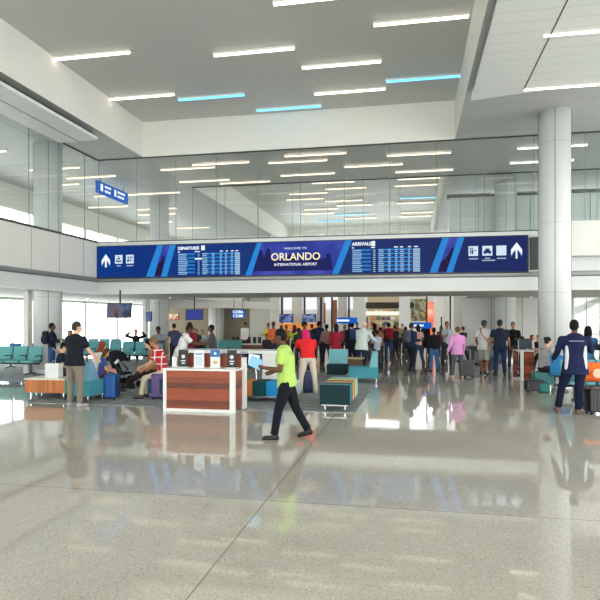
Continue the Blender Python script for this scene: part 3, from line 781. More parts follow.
# --- striped benches
def legs(mb_parent, pts, h=.14, r=.018):
    for x, y in pts: MB().tube((x, y, 0), (x, y, h), r).build('leg', CHROME, mb_parent)
def blockbench(name, label, x0, x1, y0, y1, segs, axis, zt=.5, zb=.14, cat='bench'):
    r = empty(name, ((x0 + x1) / 2, (y0 + y1) / 2, 0), label=label, cat=cat)
    a = x0 if axis == 'x' else y0; tot = (x1 - x0) if axis == 'x' else (y1 - y0)
    for fr, m in segs:
        b_ = a + fr * tot
        if axis == 'x': MB().ab((a, y0, zb), (b_ - .004, y1, zt), bev=.012).build('cushion', m, r)
        else: MB().ab((x0, a, zb), (x1, b_ - .004, zt), bev=.012).build('cushion', m, r)
        a = b_
    MB().ab((x0 + .04, y0 + .04, zb - .03), (x1 - .04, y1 - .04, zb)).build('base_frame', STEEL, r)
    legs(r, [(x0 + .1, y0 + .08), (x1 - .1, y0 + .08), (x0 + .1, y1 - .08), (x1 - .1, y1 - .08)])
    return r
p = fl(242, 402); y_ = p.y; xa, xb_ = onY(241.5, y_)[0], onY(296, y_)[0]
blockbench('striped_bench', 'low bench with orange, dark teal, blue and pale cushions behind the walking man', xa, xb_, y_, y_ + .6, [(.2, ORG), (.25, DTEAL), (.33, BLU), (.22, fabric((206, 220, 222)))], 'x', zt=.46)
p = fl(320, 411.5); y_ = p.y; xa, xb_ = onY(319.5, y_)[0], onY(349.5, y_)[0]
blockbench('striped_bench', 'dark teal fronted bench with tan and yellow stripes running back, right of the walking man', xa, xb_, y_, y_ + 1.75, [(.10, BLK), (.14, TEAL), (.12, BLK), (.14, fabric((222, 174, 120))), (.10, BLK), (.14, YEL), (.1, fabric((150, 176, 130))), (.16, fabric((150, 200, 200)))], 'y', zt=.52)

# --- lounge chairs
def lounge(px, py, w, d, rz, mseat, mback, label, zb=.9, side=None):
    p = fl(px, py); r = empty('lounge_chair', (p.x, p.y, 0), rz, label, 'chair')
    MB().box((0, 0, .30), (w, d, .32), bev=.02).build('seat', mseat, r, local=True)
    m = MB(); m.prism([(-d / 2 + .01, .46), (-d / 2 + .26, .46), (-d / 2 + .16, zb), (-d / 2 + .01, zb)], -w / 2 + .01, w / 2 - .01, 'yz')
    m.build('backrest', mback, r, local=True)
    for sx in (-1, 1):
        for sy in (-1, 1): MB().tube((sx * (w / 2 - .06), sy * (d / 2 - .06), 0), (sx * (w / 2 - .06), sy * (d / 2 - .06), .15), .016).build('leg', CHROME, r, local=True)
    return r
lounge(337.5, 378.5, .6, .65, R(180), BLK, TEALL, 'teal lounge chair facing the viewer, left of the small wooden side table')
lounge(363.5, 382, .7, .85, R(90 + 4), TEAL, TEALL, 'teal lounge chair seen from its side at the carpet edge, right of the side table')
p = fl(352, 374); r = empty('side_table', (p.x, p.y + .5, 0), label='small light wood topped side table between two teal lounge chairs', cat='table')
MB().ab((p.x - .35, p.y + .2, .48), (p.x + .35, p.y + .85, .52), bev=.008).build('table_top', wood_mat('light_oak', (206, 180, 140), 0, .2, .1), r)
MB().ab((p.x - .3, p.y + .25, .14), (p.x + .3, p.y + .8, .48)).build('base', fabric((110, 88, 70)), r)
legs(r, [(p.x - .26, p.y + .3), (p.x + .26, p.y + .3), (p.x - .26, p.y + .75), (p.x + .26, p.y + .75)])
# --- left bench
p = fl(89, 403.8); yb = p.y; x0 = onY(24.5, yb + .3)[0]; x1 = onY(65, yb + .3)[0]
r = empty('bench_table', ((x0 + x1) / 2, yb + .6, 0), label='low wood fronted bench table with cream top, left of the man in khaki trousers', cat='table')
MB().ab((x0 + .01, yb + .3, .17), (x1, yb + .9, .46)).build('wood_body', WOODV, r)
MB().ab((x0, yb + .28, .46), (x1, yb + .92, .495), bev=.008).build('table_top', CREAMT, r)
legs(r, [(x0 + .1, yb + .4), (x1 - .1, yb + .4), (x0 + .1, yb + .8), (x1 - .1, yb + .8)], .17)
x2 = onY(69.5, yb + .1)[0]; x3 = onY(89, yb)[0]
r = empty('block_chair', ((x2 + x3) / 2, yb + .5, 0), label='bright teal block seat with raised back beside the khaki trousered man', cat='chair')
MB().ab((x2, yb, .15), (x3, yb + .72, .49), bev=.015).build('seat', TEAL, r)
xq0 = onY(76, yb)[0]; 
m = MB(); zb0, zb1 = .49, .90
m._add([(xq0, yb + .05, zb0), (x3 - .02, yb + .05, zb0), (x3 - .04, yb + .5, zb0), (xq0, yb + .5, zb0), (xq0 + .05, yb + .1, zb1), (x3 - .07, yb + .1, zb1), (x3 - .07, yb + .28, zb1), (xq0 + .05, yb + .28, zb1)],
       [(0, 3, 2, 1), (4, 5, 6, 7), (0, 1, 5, 4), (1, 2, 6, 5), (2, 3, 7, 6), (3, 0, 4, 7)])
m.build('backrest', GREYB, r)
MB().ab((x1 + .003, yb + .28, .15), (x2 - .003, yb + .85, .49), bev=.01).build('green_cushion', GRN, r)
legs(r, [(x3 - .06, yb + .06), (x2 + .06, yb + .06), (x3 - .06, yb + .66), (x1 + .06, yb + .66)], .16)
# white box on the bench table
pz = .495; xw0 = onY(47, yb + .5)[0]; xw1 = onY(60.5, yb + .5)[0]
r = empty('white_bag', ((xw0 + xw1) / 2, yb + .5, pz), label='plain white square paper bag standing on the cream bench top', cat='bag')
MB().ab((xw0, yb + .42, pz), (xw1, yb + .6, pz + .33), bev=.006).build('bag_body', mat('white_paper', (232, 232, 230), .7), r)
h = MB(); xm = (xw0 + xw1) / 2; h.path([(xm - .05, yb + .51, pz + .33), (xm - .03, yb + .51, pz + .39), (xm + .03, yb + .51, pz + .39), (xm + .05, yb + .51, pz + .33)], .004, 6); h.build('handle', WPLASTIC, r)

# --- beam seating rows
def beam_row(px, py, D, n, rz, label, m1=None, w=.57, zoff=0, group=None):
    m1 = m1 or fabric((98, 172, 172)); p = dep(px, D)
    r = empty('beam_seating', (p.x, p.y, 0), rz, label, 'seating', group)
    for i in range(n):
        x = (i - (n - 1) / 2) * w
        MB().box((x, .0, .44), (w - .07, .48, .07), bev=.02).build('seat', m1, r, local=True)
        MB().box((x, -.25, .70), (w - .06, .06, .46), rot=Euler((R(10), 0, 0)), bev=.02).build('backrest', m1, r, local=True)
    for i in range(n + 1):
        x = (i - n / 2) * w; a = MB(); a.box((x, 0, .63), (.045, .36, .03), bev=.008); a.tube((x, -.14, .4), (x, -.14, .63), .014); a.build('armrest', BLACK, r, local=True)
    MB().ab((-n * w / 2, -.05, .34), (n * w / 2, .03, .39)).build('beam', DARKMET, r, local=True)
    for s in (-1, 1):
        x = s * (n * w / 2 - w * .5); l = MB(); l.path([(x, -.01, .36), (x, .0, .05)], .03); l.path([(x, -.3, .015), (x, 0, .07), (x, .3, .015)], .018); l.build('leg', DARKMET, r, local=True)
    return r
beam_row(8, 0, 19.3, 4, R(180), 'row of teal seats at the far left edge beside the bright windows', fabric((104, 168, 166)))
beam_row(119, 0, 23.5, 6, R(180), 'row of teal seats behind the black pushchair', fabric((100, 164, 168)))
beam_row(152, 0, 27.5, 2, R(180), 'short row of darker teal seats beside the second column', fabric((60, 130, 146)))
beam_row(24, 0, 21.6, 3, R(180), 'row of blue seats just behind the far left teal seats', fabric((52, 104, 150)))
beam_row(96, 0, 26.6, 4, R(180), 'row of pale teal seats partly hidden behind the row by the pushchair', fabric((116, 164, 170)))
beam_row(222, 0, 24.8, 3, R(180), 'row of teal seats behind the standing man in grey', fabric((84, 150, 150)))
beam_row(199, 0, 30, 3, R(180), 'row of grey green seats behind the counter crowd', fabric((110, 150, 150)))
# blue seat on the right
r = beam_row(562, 0, 14.9, 1, R(11 - 90 + 55), 'single bright blue seat back between the seated woman and the man in navy', fabric((58, 138, 200)), w=.55)
r = beam_row(592, 0, 12.8, 2, R(11 + 180), 'teal seats holding the orange bag at the right picture edge', fabric((98, 160, 170)), w=.62)
p = dep(543, 15.2); blockbench('seating_cube', 'teal seating cube under the seated person in the grey cardigan', p.x - .24, p.x + .24, p.y - .25, p.y + .28, [(1, fabric((84, 140, 140)))], 'x', zt=.45)

# --- podium at right
p = fl(527, 381); yq = p.y; a = onY(514, yq + .5)[0]; 
xa, xm_, xb_ = onY(520.5, yq)[0], onY(523.5, yq)[0], onY(534, yq)[0]
r = empty('wood_podium', ((a + xb_) / 2, yq + .3, 0), label='cherry wood charging podium with white frame and dark monitor on the right', cat='podium')
MB().ab((xm_, yq, .05), (xb_, yq + .6, .88)).build('wood_body', WOODH, r)
MB().ab((a, yq + .55, .05), (xa, yq + .7, .88)).build('wood_wing', WOODH, r)
w = MB(); w.ab((xa, yq - .02, 0), (xm_, yq + .06, .88)); w.ab((a, yq - .01, .88), (xb_ + .02, yq + .7, .905)); w.ab((a, yq + .5, 0), (xb_, yq + .7, .05)); w.build('white_frame', WPLASTIC, r)
xc0, xc1 = onY(519, yq + .3)[0], onY(532, yq + .3)[0]
MB().ab((xc0, yq + .3, .95), (xc1, yq + .34, 1.22), bev=.008).build('monitor', mat('monitor_teal', (36, 62, 74), .3), r)
MB().ab((xc0 - .1, yq + .28, 1.22), (xc1 + .05, yq + .5, 1.25)).build('shelf', DARKMET, r)
w = MB(); w.tube((xc0, yq + .36, .92), (xc0, yq + .36, 1.22), .012); w.tube((xc1, yq + .36, .92), (xc1, yq + .36, 1.22), .012); w.build('monitor_stand', WPLASTIC, r)

# --- gate counter in the middle distance
def counter(px0, px1, py0, D, label, m, h=None):
    p0, p1 = dep(px0, D), dep(px1, D); z1 = zat(py0, D)
    r = empty('gate_counter', ((p0.x + p1.x) / 2, (p0.y + p1.y) / 2, 0), label=label, cat='counter')
    rz = math.atan2(p1.y - p0.y, p1.x - p0.x); L = (p1 - p0).length
    r.rotation_euler = (0, 0, rz)
    MB().ab((-L / 2, 0, 0), (L / 2, .6, z1 - .04)).build('body', m, r, local=True); MB().ab((-L / 2 - .03, -.05, z1 - .04), (L / 2 + .03, .65, z1)).build('counter_top', WPLASTIC, r, local=True)
counter(231, 268, 344, 26, 'long cherry wood gate counter below the blue gate sign', WOODH)
counter(176, 200, 345, 28, 'gate counter behind the crowd at the tan wall', WOODH)
# queue stanchions / dark panels behind gate counter
for i, px in enumerate((233.5, 237.5, 249, 254.5, 259.5)):
    D = 28.5; p = dep(px, D); o = MB().ab((p.x - .08, p.y, 0), (p.x + .08, p.y + .05, zat(337, D))).build('divider_panel', mat('divider_dark', (44, 56, 60), .5))
    tag(o, 'narrow dark divider panel standing behind the cherry wood gate counter', 'divider', 'dark dividers behind the gate counter')

# --- luggage
def suitcase(px, py, w, h, d, rz, c, label, handle=True, pat=None, name='suitcase'):
    p = fl(px, py); r = empty(name, (p.x, p.y, 0), R(rz), label, 'luggage')
    m = mat('luggage_%d_%d_%d' % c, c, .35, spec=.5) if not pat else pat
    b = MB(); b.box((0, 0, .05 + (h - .05) / 2), (w, d, h - .05), bev=.03)
    for k in range(5): b.box(((k - 2) * w * .17, -d / 2 - .002, .05 + (h - .05) / 2), (.02, .012, (h - .05) * .85), bev=.003)
    b.build('shell', m, r, local=True)
    for sx in (-1, 1):
        for sy in (-1, 1): MB().tube((sx * w * .38 - .012, sy * d * .3, .028), (sx * w * .38 + .012, sy * d * .3, .028), .028, n=12).build('wheel', BLACK, r, local=True)
    hz = .32 if handle else .04
    q = MB(); q.path([(-.09, d * .3, h - .02), (-.09, d * .3, h + hz), (.09, d * .3, h + hz), (.09, d * .3, h - .02)], .010); q.build('handle', DARKMET if not handle else STEEL, r, local=True)
    zp = MB(); zp.box((0, 0, .05 + (h - .05) / 2), (w + .004, .012, h - .07)); zp.build('zip_seam', BLACK, r, local=True)
    return r
suitcase(112, 399, .25, .58, .36, 10, (22, 92, 168), 'bright blue hard suitcase between the teal seat and the pushchair', False)
suitcase(159, 399, .28, .6, .38, 11, (84, 58, 124), 'purple suitcase beside the seated man in the red plaid shirt', False)
suitcase(308, 392.5, .24, .52, .34, 11, (26, 40, 84), 'dark navy suitcase between the legs of the woman in the red top', False)
pm = mat('patterned_luggage', (90, 84, 92), .6, noise=.9, nscale=22)
suitcase(468, 377, .36, .55, .25, 11, (1, 2, 3), 'patterned black and white suitcase with raised handle right of the pink jacket', True, pm)
suitcase(476, 364, .36, .55, .25, 20, (30, 30, 34), 'black suitcase standing behind the patterned one', False)
suitcase(472, 361, .4, .66, .28, 0, (40, 42, 44), 'dark grey suitcase at the back of the luggage by the pink jacket', False)
suitcase(493, 371, .3, .5, .25, 11, (42, 60, 90), 'navy suitcase between the man in shorts and the man in dark polo', False)
suitcase(444, 361, .3, .5, .25, 11, (60, 40, 44), 'small dark maroon suitcase behind the teenager in jeans', False)
suitcase(408, 361, .3, .52, .25, 11, (34, 34, 38), 'black cabin case beside the man with the grey backpack', False)
suitcase(405, 362, .26, .4, .25, 11, (80, 40, 50), 'small maroon case beside the man with the red backpack', False) if False else None
suitcase(597, 414, .42, .50, .3, 14, (26, 27, 30), 'black suitcase at the lower right picture edge', False)
suitcase(584, 405, .36, .42, .3, 6, (36, 40, 44), 'dark grey case just behind the legs of the man in navy', False)
suitcase(534, 392.5, .42, .32, .26, 11, (24, 26, 30), 'low black case on the floor in front of the seated woman', False)
suitcase(565, 391, .2, .3, .25, 11, (52, 44, 48), 'small dark bag shaped case by the blue seat', False) if False else None
# soft bags
def softbag(name, loc, size, c, label, voxel=.014, strap=True, rz=0, cat='bag'):
    m = MB(); w, d, h = size
    m.box((0, 0, h / 2), (w, d, h), bev=min(w, d, h) * .28); m.box((0, -d * .45, h * .35), (w * .7, d * .4, h * .45), bev=min(w, d, h) * .15)
    o = meshobj(name, remeshed(m, voxel, 3), cloth(c)); o.location = loc; o.rotation_euler = (0, 0, rz)
    tag(o, label, cat)
    if strap:
        q = MB(); q.path([(-w * .3, 0, h * .95), (-w * .2, 0, h * 1.18), (w * .2, 0, h * 1.18), (w * .3, 0, h * .95)], .012); q.build('strap', BLACK, o, local=True)
    return o
p = dep(591, 12.7); o = softbag('orange_bag', (p.x, p.y, .475), (.44, .26, .42), (238, 112, 48), 'bright orange carrier bag with a pale round print on the teal seat', rz=TH)
q = MB(); q.tube((0.02, -.24, .2), (0.02, -.235, .2), .1, n=24); pr = q.build('round_print', mat('pale_print', (240, 190, 160), .6), o, local=True)
p = fl(425, 363); softbag('shoulder_bag', (p.x - .05, p.y, .62), (.42, .22, .34), (24, 24, 28), 'black round shoulder bag hanging beside the teenager in jeans')
p = fl(544, 393); softbag('tote_bag', (p.x, p.y, 0), (.26, .16, .24), (60, 130, 120), 'teal and black tote bag on the floor in front of the seated woman')
p = fl(481, 362); softbag('duffel_bag', (p.x, p.y, 0), (.5, .3, .5), (28, 28, 30), 'bulky black duffel bag between the patterned suitcase and the man in shorts')
p = fl(388, 365); 

# --- pushchair
def pushchair(px, py, rz):
    p = fl(px, py); r = empty('pushchair', (p.x, p.y, 0), rz, 'black folding pushchair with canopy left of the seated man in plaid', 'pushchair')
    for sy in (-1, 1):
        f = MB(); y = sy * .22
        f.path([(.42, y, .09), (-.05, y, .62), (-.36, y, .98)], .013); f.path([(-.38, y, .09), (.1, y, .5)], .013); f.path([(-.05, y, .62), (.1, y, .5)], .013)
        f.build('frame_tube', DARKMET, r, local=True)
    for x in (-.38, .42):
        for y in (-.22, .22):
            w = MB(); w.tube((x, y - .03, .09), (x, y + .03, .09), .09, n=20); w.build('wheel', BLACK, r, local=True)
    MB().path([(-.36, -.22, .98), (-.40, -.22, 1.02), (-.40, .22, 1.02), (-.36, .22, .98)], .016).build('handlebar', BLACK, r, local=True)
    m = MB(); m.box((.05, 0, .40), (.36, .38, .05), bev=.015); m.box((-.16, 0, .62), (.05, .38, .46), rot=Euler((0, R(-25), 0)), bev=.015); m.box((.33, 0, .27), (.2, .3, .03), rot=Euler((0, R(40), 0)), bev=.01)
    m.build('seat', cloth((26, 26, 30)), r, local=True)
    c = MB(); c.ell((-.14, 0, .72), (.34, .23, .3), nu=20, nv=8, zmin=.05); c.build('canopy', cloth((30, 30, 34)), r, local=True, smooth=True)
    MB().box((-.05, 0, .2), (.4, .34, .14), bev=.03).build('basket', cloth((40, 40, 44)), r, local=True)
    MB().box((.0, -.235, .72), (.13, .02, .07), rot=Euler((0, R(-40), 0))).build('white_label', WPLASTIC, r, local=True)
pushchair(121, 388, R(11 - 10))

# ============================================================ FAR SHOPS
def farbox(name, px0, px1, z0, z1, Y, d, m, label, cat, kind=None, group=None):
    x0, _ = onY(px0, Y); x1, _ = onY(px1, Y)
    o = MB().ab((x0, Y, z0), (x1, Y + d, z1)).build(name, m)
    return tag(o, label, cat, group, kind) if not kind else tag(o, kind=kind)
PIL = mat('white_pillar', (246, 246, 243), .5)
for a, b_ in ((270, 279), (292, 301), (317, 323), (338, 346), (353, 365), (399, 410), (434, 447)):
    farbox('trim_25', a, b_, 0, ZS, 40, .8, PIL, '', '', kind='structure')
FR = mat('dark_shop_frame', (50, 40, 40), .5)
for a in (281, 303.5, 320, 331, 348, 449.5, 426):
    farbox('trim_26', a, a + 1.6, 0, 5.2, 39.8, .2, FR, '', '', kind='structure')
# shop header and side wall mass
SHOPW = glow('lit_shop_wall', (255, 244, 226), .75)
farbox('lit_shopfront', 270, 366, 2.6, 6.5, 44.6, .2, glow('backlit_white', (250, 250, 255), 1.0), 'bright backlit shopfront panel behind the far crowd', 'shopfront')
SCN = scr('shop', [(.3, (20, 24, 50)), (.45, (50, 60, 120)), (.55, (130, 150, 200)), (.62, (30, 30, 50)), (.8, (100, 70, 60))], 1.8, .9)
for a, b_, l in ((279, 293, 'wide dark blue video screen over the orange shop counter, left of two'), (302, 316, 'wide dark blue video screen over the orange shop counter, right of two')):
    x0, D = onY(a, 39.5); x1, _ = onY(b_, 39.5); z1, z0 = zat(314, D), zat(322.5, D)
    r = empty('video_screen', ((x0 + x1) / 2, 39.5, z0), label=l, cat='screen')
    MB().ab((x0, 39.5, z0), (x1, 39.6, z1)).build('case', BLACK, r); MB().ab((x0 + .03, 39.49, z0 + .03), (x1 - .03, 39.5, z1 - .03)).build('picture', SCN, r)
x0, D = onY(278, 39); x1, _ = onY(318, 39)
r = empty('shop_counter', ((x0 + x1) / 2, 39, 0), label='orange fronted shop counter below the two video screens', cat='counter')
MB().ab((x0, 39, 0), (x1, 39.3, zat(329, D))).build('body', mat('counter_white', (220, 214, 204), .5), r); MB().ab((x0, 39, zat(329, D)), (x1, 39.25, zat(323.5, D))).build('orange_panel', glow('orange_light', (240, 150, 60), .8), r)
# poster panels
def poster(px0, px1, py0, py1, Y, m, label, name='poster'):
    x0, D = onY(px0, Y); x1, _ = onY(px1, Y)
    tag(MB().ab((x0, Y, zat(py1, D)), (x1, Y + .06, zat(py0, D))).build(name, m), label, 'poster')
poster(333, 337, 300, 328, 39.6, mat('brown_panel', (150, 100, 66), .5), 'narrow brown panel left of the white pillar in the far shops')
poster(323.5, 325.5, 303, 324, 39.6, mat('rust_panel', (176, 96, 66), .5), 'narrow rust red panel behind the crowd')
poster(427.5, 433.5, 302, 337, 39.6, scr('red', [(.3, (190, 40, 40)), (.5, (255, 120, 80)), (.65, (255, 200, 170))], 1.2, 1.0), 'glowing red and peach tall light poster in the far shops', 'light_poster')
poster(454, 460, 307, 317, 33.5, scr('pinkposter', [(.35, (150, 90, 80)), (.5, (200, 150, 140)), (.65, (230, 210, 200))], 2.5, .5), 'small pinkish poster right of the far white pillar')
poster(411, 426, 299, 321, 41.5, scr('green', [(.3, (60, 80, 50)), (.45, (170, 170, 120)), (.55, (60, 50, 44)), (.65, (190, 160, 60))], 1.5, .7), 'green and brown wall picture above the right overhead sign')
# store with shelves
x0, D = onY(366, 43); x1, _ = onY(400, 43)
r = empty('shop_unit', ((x0 + x1) / 2, 43, 0), label='warm lit shop with goods shelves behind the far crowd', cat='shop')
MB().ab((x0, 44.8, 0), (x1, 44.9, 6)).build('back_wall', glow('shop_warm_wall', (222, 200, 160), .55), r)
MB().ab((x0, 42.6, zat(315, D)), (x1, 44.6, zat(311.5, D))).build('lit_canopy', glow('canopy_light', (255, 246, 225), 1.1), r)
s = MB()
for k in range(5):
    zz = .5 + k * .42; s.ab((x0 + .2, 43.4, zz), (x1 - .1, 43.9, zz + .04))
s.build('shelf', mat('shelf_wood', (150, 110, 74), .5), r)
s = MB()
for k in range(7): s.ab((x0, 41 + k * .5, zat(308.5, D) + .1 * (k % 2)), (x1 + 1, 41.15 + k * .5, zat(307, D) + .2 + .1 * (k % 2)))
s.build('ceiling_slats', mat('dark_slats', (74, 62, 50), .6), r)
cols = [(196, 84, 60), (70, 100, 140), (220, 190, 120), (90, 130, 90), (230, 226, 216), (110, 70, 60), (190, 140, 90)]
for k in range(5):
    xx = x0 + .3
    while xx < x1 - .4:
        w_ = random.uniform(.22, .38); h_ = random.uniform(.2, .33); c = random.choice(cols); nm = {0: 'red brown', 1: 'blue', 2: 'yellow', 3: 'green', 4: 'white', 5: 'dark brown', 6: 'tan'}[cols.index(c)]
        o = MB().ab((xx, 43.5, .54 + k * .42), (xx + w_, 43.75, .54 + k * .42 + h_), bev=.01).build('packaged_goods', mat('goods_%d_%d_%d' % c, c, .5))
        tag(o, nm + ' packaged goods on the shelves of the warm lit far shop', 'goods', 'goods on the shop shelves, ' + nm); xx += w_ + .06
# ============================================================ PEOPLE
LT, MD, DK_ = (222, 174, 146), (176, 122, 90), (96, 62, 44)
def rotv(ax, a): return Matrix.Rotation(a, 3, ax)
def person(label, px, H=1.7, feet=None, D=None, face=0, top=(40, 44, 60), bottom=(40, 44, 60), skin=LT, hair=(40, 30, 26), shoes=(30, 30, 32),
           lean=0, bend=0, hp=0, hy=0, aL=(4, 7, 12, 0), aR=(4, 7, 12, 0), lL=(2, 3, 4), lR=(-2, 3, 4), sleeves='short', legs='long', style='short',
           wide=1.0, seat=None, voxel=.017, skirt=False, cap=None, untuck=.0, detail=False, z0=0):
    s = H / 1.75
    base = fl(px, feet) if feet else dep(px, D)
    V = Vector
    hipz = .93 if seat is None else seat / s + .11
    P = V((0, 0, hipz))
    if seat is None and aL == (4, 7, 12, 0) and aR == (4, 7, 12, 0):
        rr_ = random.Random(label)
        aL = (rr_.choice((-8, 5, 12, 25, 30)), rr_.uniform(6, 14), rr_.choice((14, 25, 60, 80, 100)), rr_.uniform(0, 18)); aR = (rr_.choice((-6, 8, 15, 28)), rr_.uniform(6, 14), rr_.choice((12, 30, 70, 95)), rr_.uniform(0, 18))
        if lL == (2, 3, 4): t_ = rr_.uniform(-3, 15) * rr_.choice((-1, 1)); lL = (t_, 4, max(3, 8 - t_)); lR = (-t_ * .8, rr_.uniform(3, 7), max(3, 8 + t_)); hy = hy or rr_.uniform(-35, 35); lean = lean or rr_.uniform(-1, 5)
    L1, L2 = R(lean), R(lean + bend)
    u1 = V((0, math.sin(L1), math.cos(L1))); u2 = V((0, math.sin(L2), math.cos(L2)))
    waist = P + u1 * .16; chest = waist + u2 * .22; shc = waist + u2 * .36; neck = waist + u2 * .43
    Ln = L2 * .6 + R(hp); un = V((0, math.sin(Ln), math.cos(Ln)))
    head = neck + un * .16 + V((0, math.cos(Ln), -math.sin(Ln))) * .015
    HR = (Matrix.Rotation(R(hy), 3, 'Z') @ Matrix.Rotation(-Ln, 3, 'X'))   # head axes
    hx = lambda x, y, z: head + HR @ V((x, y, z))
    W = wide
    X = V((1, 0, 0))
    fwd2 = V((0, math.cos(L2), -math.sin(L2)))
    # arms
    arms = {}
    for sd, (a, ab, e, inw) in ((-1, aL), (1, aR)):
        sh = shc + V((sd * .175 * W, 0, 0)) - u2 * .015
        a_, ab_ = R(a) + 0, R(ab)
        d1 = V((sd * math.sin(ab_), math.sin(a_) * math.cos(ab_), -math.cos(a_) * math.cos(ab_)))
        ae = a_ + R(e); ib = ab_ - R(inw)
        d2 = V((sd * math.sin(ib), math.sin(ae) * math.cos(ib), -math.cos(ae) * math.cos(ib)))
        el = sh + d1 * .285; wr = el + d2 * .25
        arms[sd] = (sh, el, wr, d2)
    lgs = {}
    for sd, (t, ab, k) in ((-1, lL), (1, lR)):
        hj = P + V((sd * .09 * (W * .5 + .5), 0, -.03))
        t_, ab_ = R(t), R(ab); d1 = V((sd * math.sin(ab_), math.sin(t_) * math.cos(ab_), -math.cos(t_) * math.cos(ab_)))
        k_ = t_ - R(k); d2 = V((sd * math.sin(ab_) * .6, math.sin(k_), -math.cos(k_)))
        kn = hj + d1 * .43; an = kn + d2.normalized() * .40
        fp = R(0)
        if seat is None and k_ < R(-18): fp = -k_ * .55 + R(0)
        fd = V((sd * .18, math.cos(fp), -math.sin(fp))).normalized()
        lgs[sd] = (hj, kn, an, fd)
    def bodyprims(m):
        m.cap(P + V((0, 0, -.02)) + X * -.07 * W, P + V((0, 0, -.02)) + X * .07 * W, .105, .105, flat=1.0)
        m.cap(P, waist, .145 * W, .13 * W, flat=.74, side=X); m.cap(waist, chest, .13 * W, .155 * W, flat=.74, side=X); m.cap(chest, shc - u2 * .02, .155 * W, .125 * W, flat=.68, side=X)
        m.cap(shc - X * .14 * W - u2 * .02, shc + X * .14 * W - u2 * .02, .058, .058); m.cap(shc - X * .08, neck, .05, .05); m.cap(shc + X * .08, neck, .05, .05)
        m.cap(shc, neck + un * .07, .056, .052)
        for sd in (-1, 1):
            sh, el, wr, d2 = arms[sd]
            m.cap(sh, el, .050, .039); m.cap(el, el.lerp(wr, .35), .040, .042); m.cap(el.lerp(wr, .35), wr, .041, .027)
            # hand
            sx = X if abs(d2.x) < .8 else V((0, 1, 0))
            nrm = (sx - d2 * sx.dot(d2)).normalized(); ac = d2.cross(nrm).normalized()
            if ac.y < 0: ac = -ac
            pc = wr + d2 * .085
            m.cap(wr + d2 * .02, pc, .034, .040, flat=.5, side=ac)
            for i, (o_, ln) in enumerate(((.030, .068), (.010, .078), (-.010, .072), (-.029, .056))):
                b0 = pc + ac * o_ - d2 * .005; b1 = b0 + (d2 + -nrm * sd * .25) .normalized() * ln * .6; b2 = b1 + (d2 - nrm * sd * .8).normalized() * ln * .5
                m.cap(b0, b1, .0095, .009, n=8, m=2); m.cap(b1, b2, .009, .008, n=8, m=2)
            t0 = wr + d2 * .035 + ac * .028; t1 = t0 + (d2 * .6 + ac).normalized() * .04; t2 = t1 + (d2 * 1.0 + ac * .25).normalized() * .03
            m.cap(t0, t1, .012, .011, n=8, m=2); m.cap(t1, t2, .011, .009, n=8, m=2)
            hj, kn, an, fd = lgs[sd]
            m.cap(hj, kn, .088 * (W * .5 + .5), .056); m.cap(kn, kn.lerp(an, .3), .054, .056); m.cap(kn.lerp(an, .3), an, .055, .036)
            m.cap(an - fd * .03 + V((0, 0, -.035)), an + fd * .15 + V((0, 0, -.05)), .036, .030, flat=.8, side=fd.cross(V((0, 0, 1))))
        m.ell(hx(0, -.008, .03), (.077, .096, .100), HR); m.ell(hx(0, .022, -.045), (.058, .070, .066), HR); m.cap(hx(0, .05, -.085), hx(0, .062, -.08), .028, .024)
        m.cap(hx(0, .083, .015), hx(0, .108, -.020), .011, .015, n=8); m.cap(hx(-.04, .076, .035), hx(.04, .076, .035), .014, .014, n=8); m.cap(hx(-.02, .088, -.052), hx(.02, .088, -.052), .010, .010, n=8)
        for sd in (-1, 1): m.ell(hx(sd * .078, -.005, -.005), (.012, .022, .032), HR, nu=8, nv=6)
    def shirtprims(m, g=.014):
        lo = P - u1 * (.02 + untuck)
        if untuck > .05: m.cap(P - V((0, 0, untuck)), waist, (.150 + .036 * (2 - W)) * W + g + .012, .142 * W + g, flat=.82, side=X, c0=True)
        else: m.cap(lo, waist, .158 * W + g, .138 * W + g, flat=.80, side=X, c0=True)
        m.cap(waist, chest, .138 * W + g, .158 * W + g, flat=.77, side=X); m.cap(chest, shc - u2 * .02, .158 * W + g, .13 * W + g, flat=.72, side=X)
        m.cap(shc - X * .14 * W - u2 * .02, shc + X * .14 * W - u2 * .02, .06 + g, .06 + g); m.cap(shc - X * .075, neck - u2 * .025, .052 + g, .05); m.cap(shc + X * .075, neck - u2 * .025, .052 + g, .05)
        for sd in (-1, 1):
            sh, el, wr, d2 = arms[sd]
            if sleeves == 'short': m.cap(sh, sh.lerp(el, .68), .058 + g, .056 + g, c1=True)
            elif sleeves == 'long':
                m.cap(sh, el, .056 + g, .044 + g); m.cap(el, el.lerp(wr, .95), .045 + g, .035 + g, c1=True)
    def legprims(m, g=.012):
        m.cap(P + V((0, 0, -.02)) - X * .07 * W, P + V((0, 0, -.02)) + X * .07 * W, .108 + g, .108 + g); m.cap(P, P + u1 * .10, .148 * W + g, .138 * W + g, flat=.78, side=X)
        for sd in (-1, 1):
            hj, kn, an, fd = lgs[sd]
            if legs == 'short':
                m.cap(hj, hj.lerp(kn, .97), .094 * (W * .5 + .5) + g, .082 + g, c1=True)
            else:
                m.cap(hj, kn, .092 * (W * .5 + .5) + g, .062 + g); m.cap(kn, kn.lerp(an, .97), .060 + g, .054 + g, c1=True)
        if skirt: m.cap(P, P - V((0, -.02, .42)), .15 * W, .2, flat=.85, side=X)
    S = Matrix.Scale(s, 4)
    # find sole height
    zmin = min(lgs[sd][2].z - .035 - .036 for sd in (-1, 1))
    if seat is None: off = -zmin * s
    else: off = 0
    T = Matrix.Translation((0, 0, off)) @ S
    def mk(fn, name, m, parent, vx, sm=2):
        b = MB(); fn(b); bmesh.ops.transform(b.bm, matrix=T, verts=b.bm.verts[:])
        return meshobj(name, remeshed(b, vx, sm, .5), m, parent)
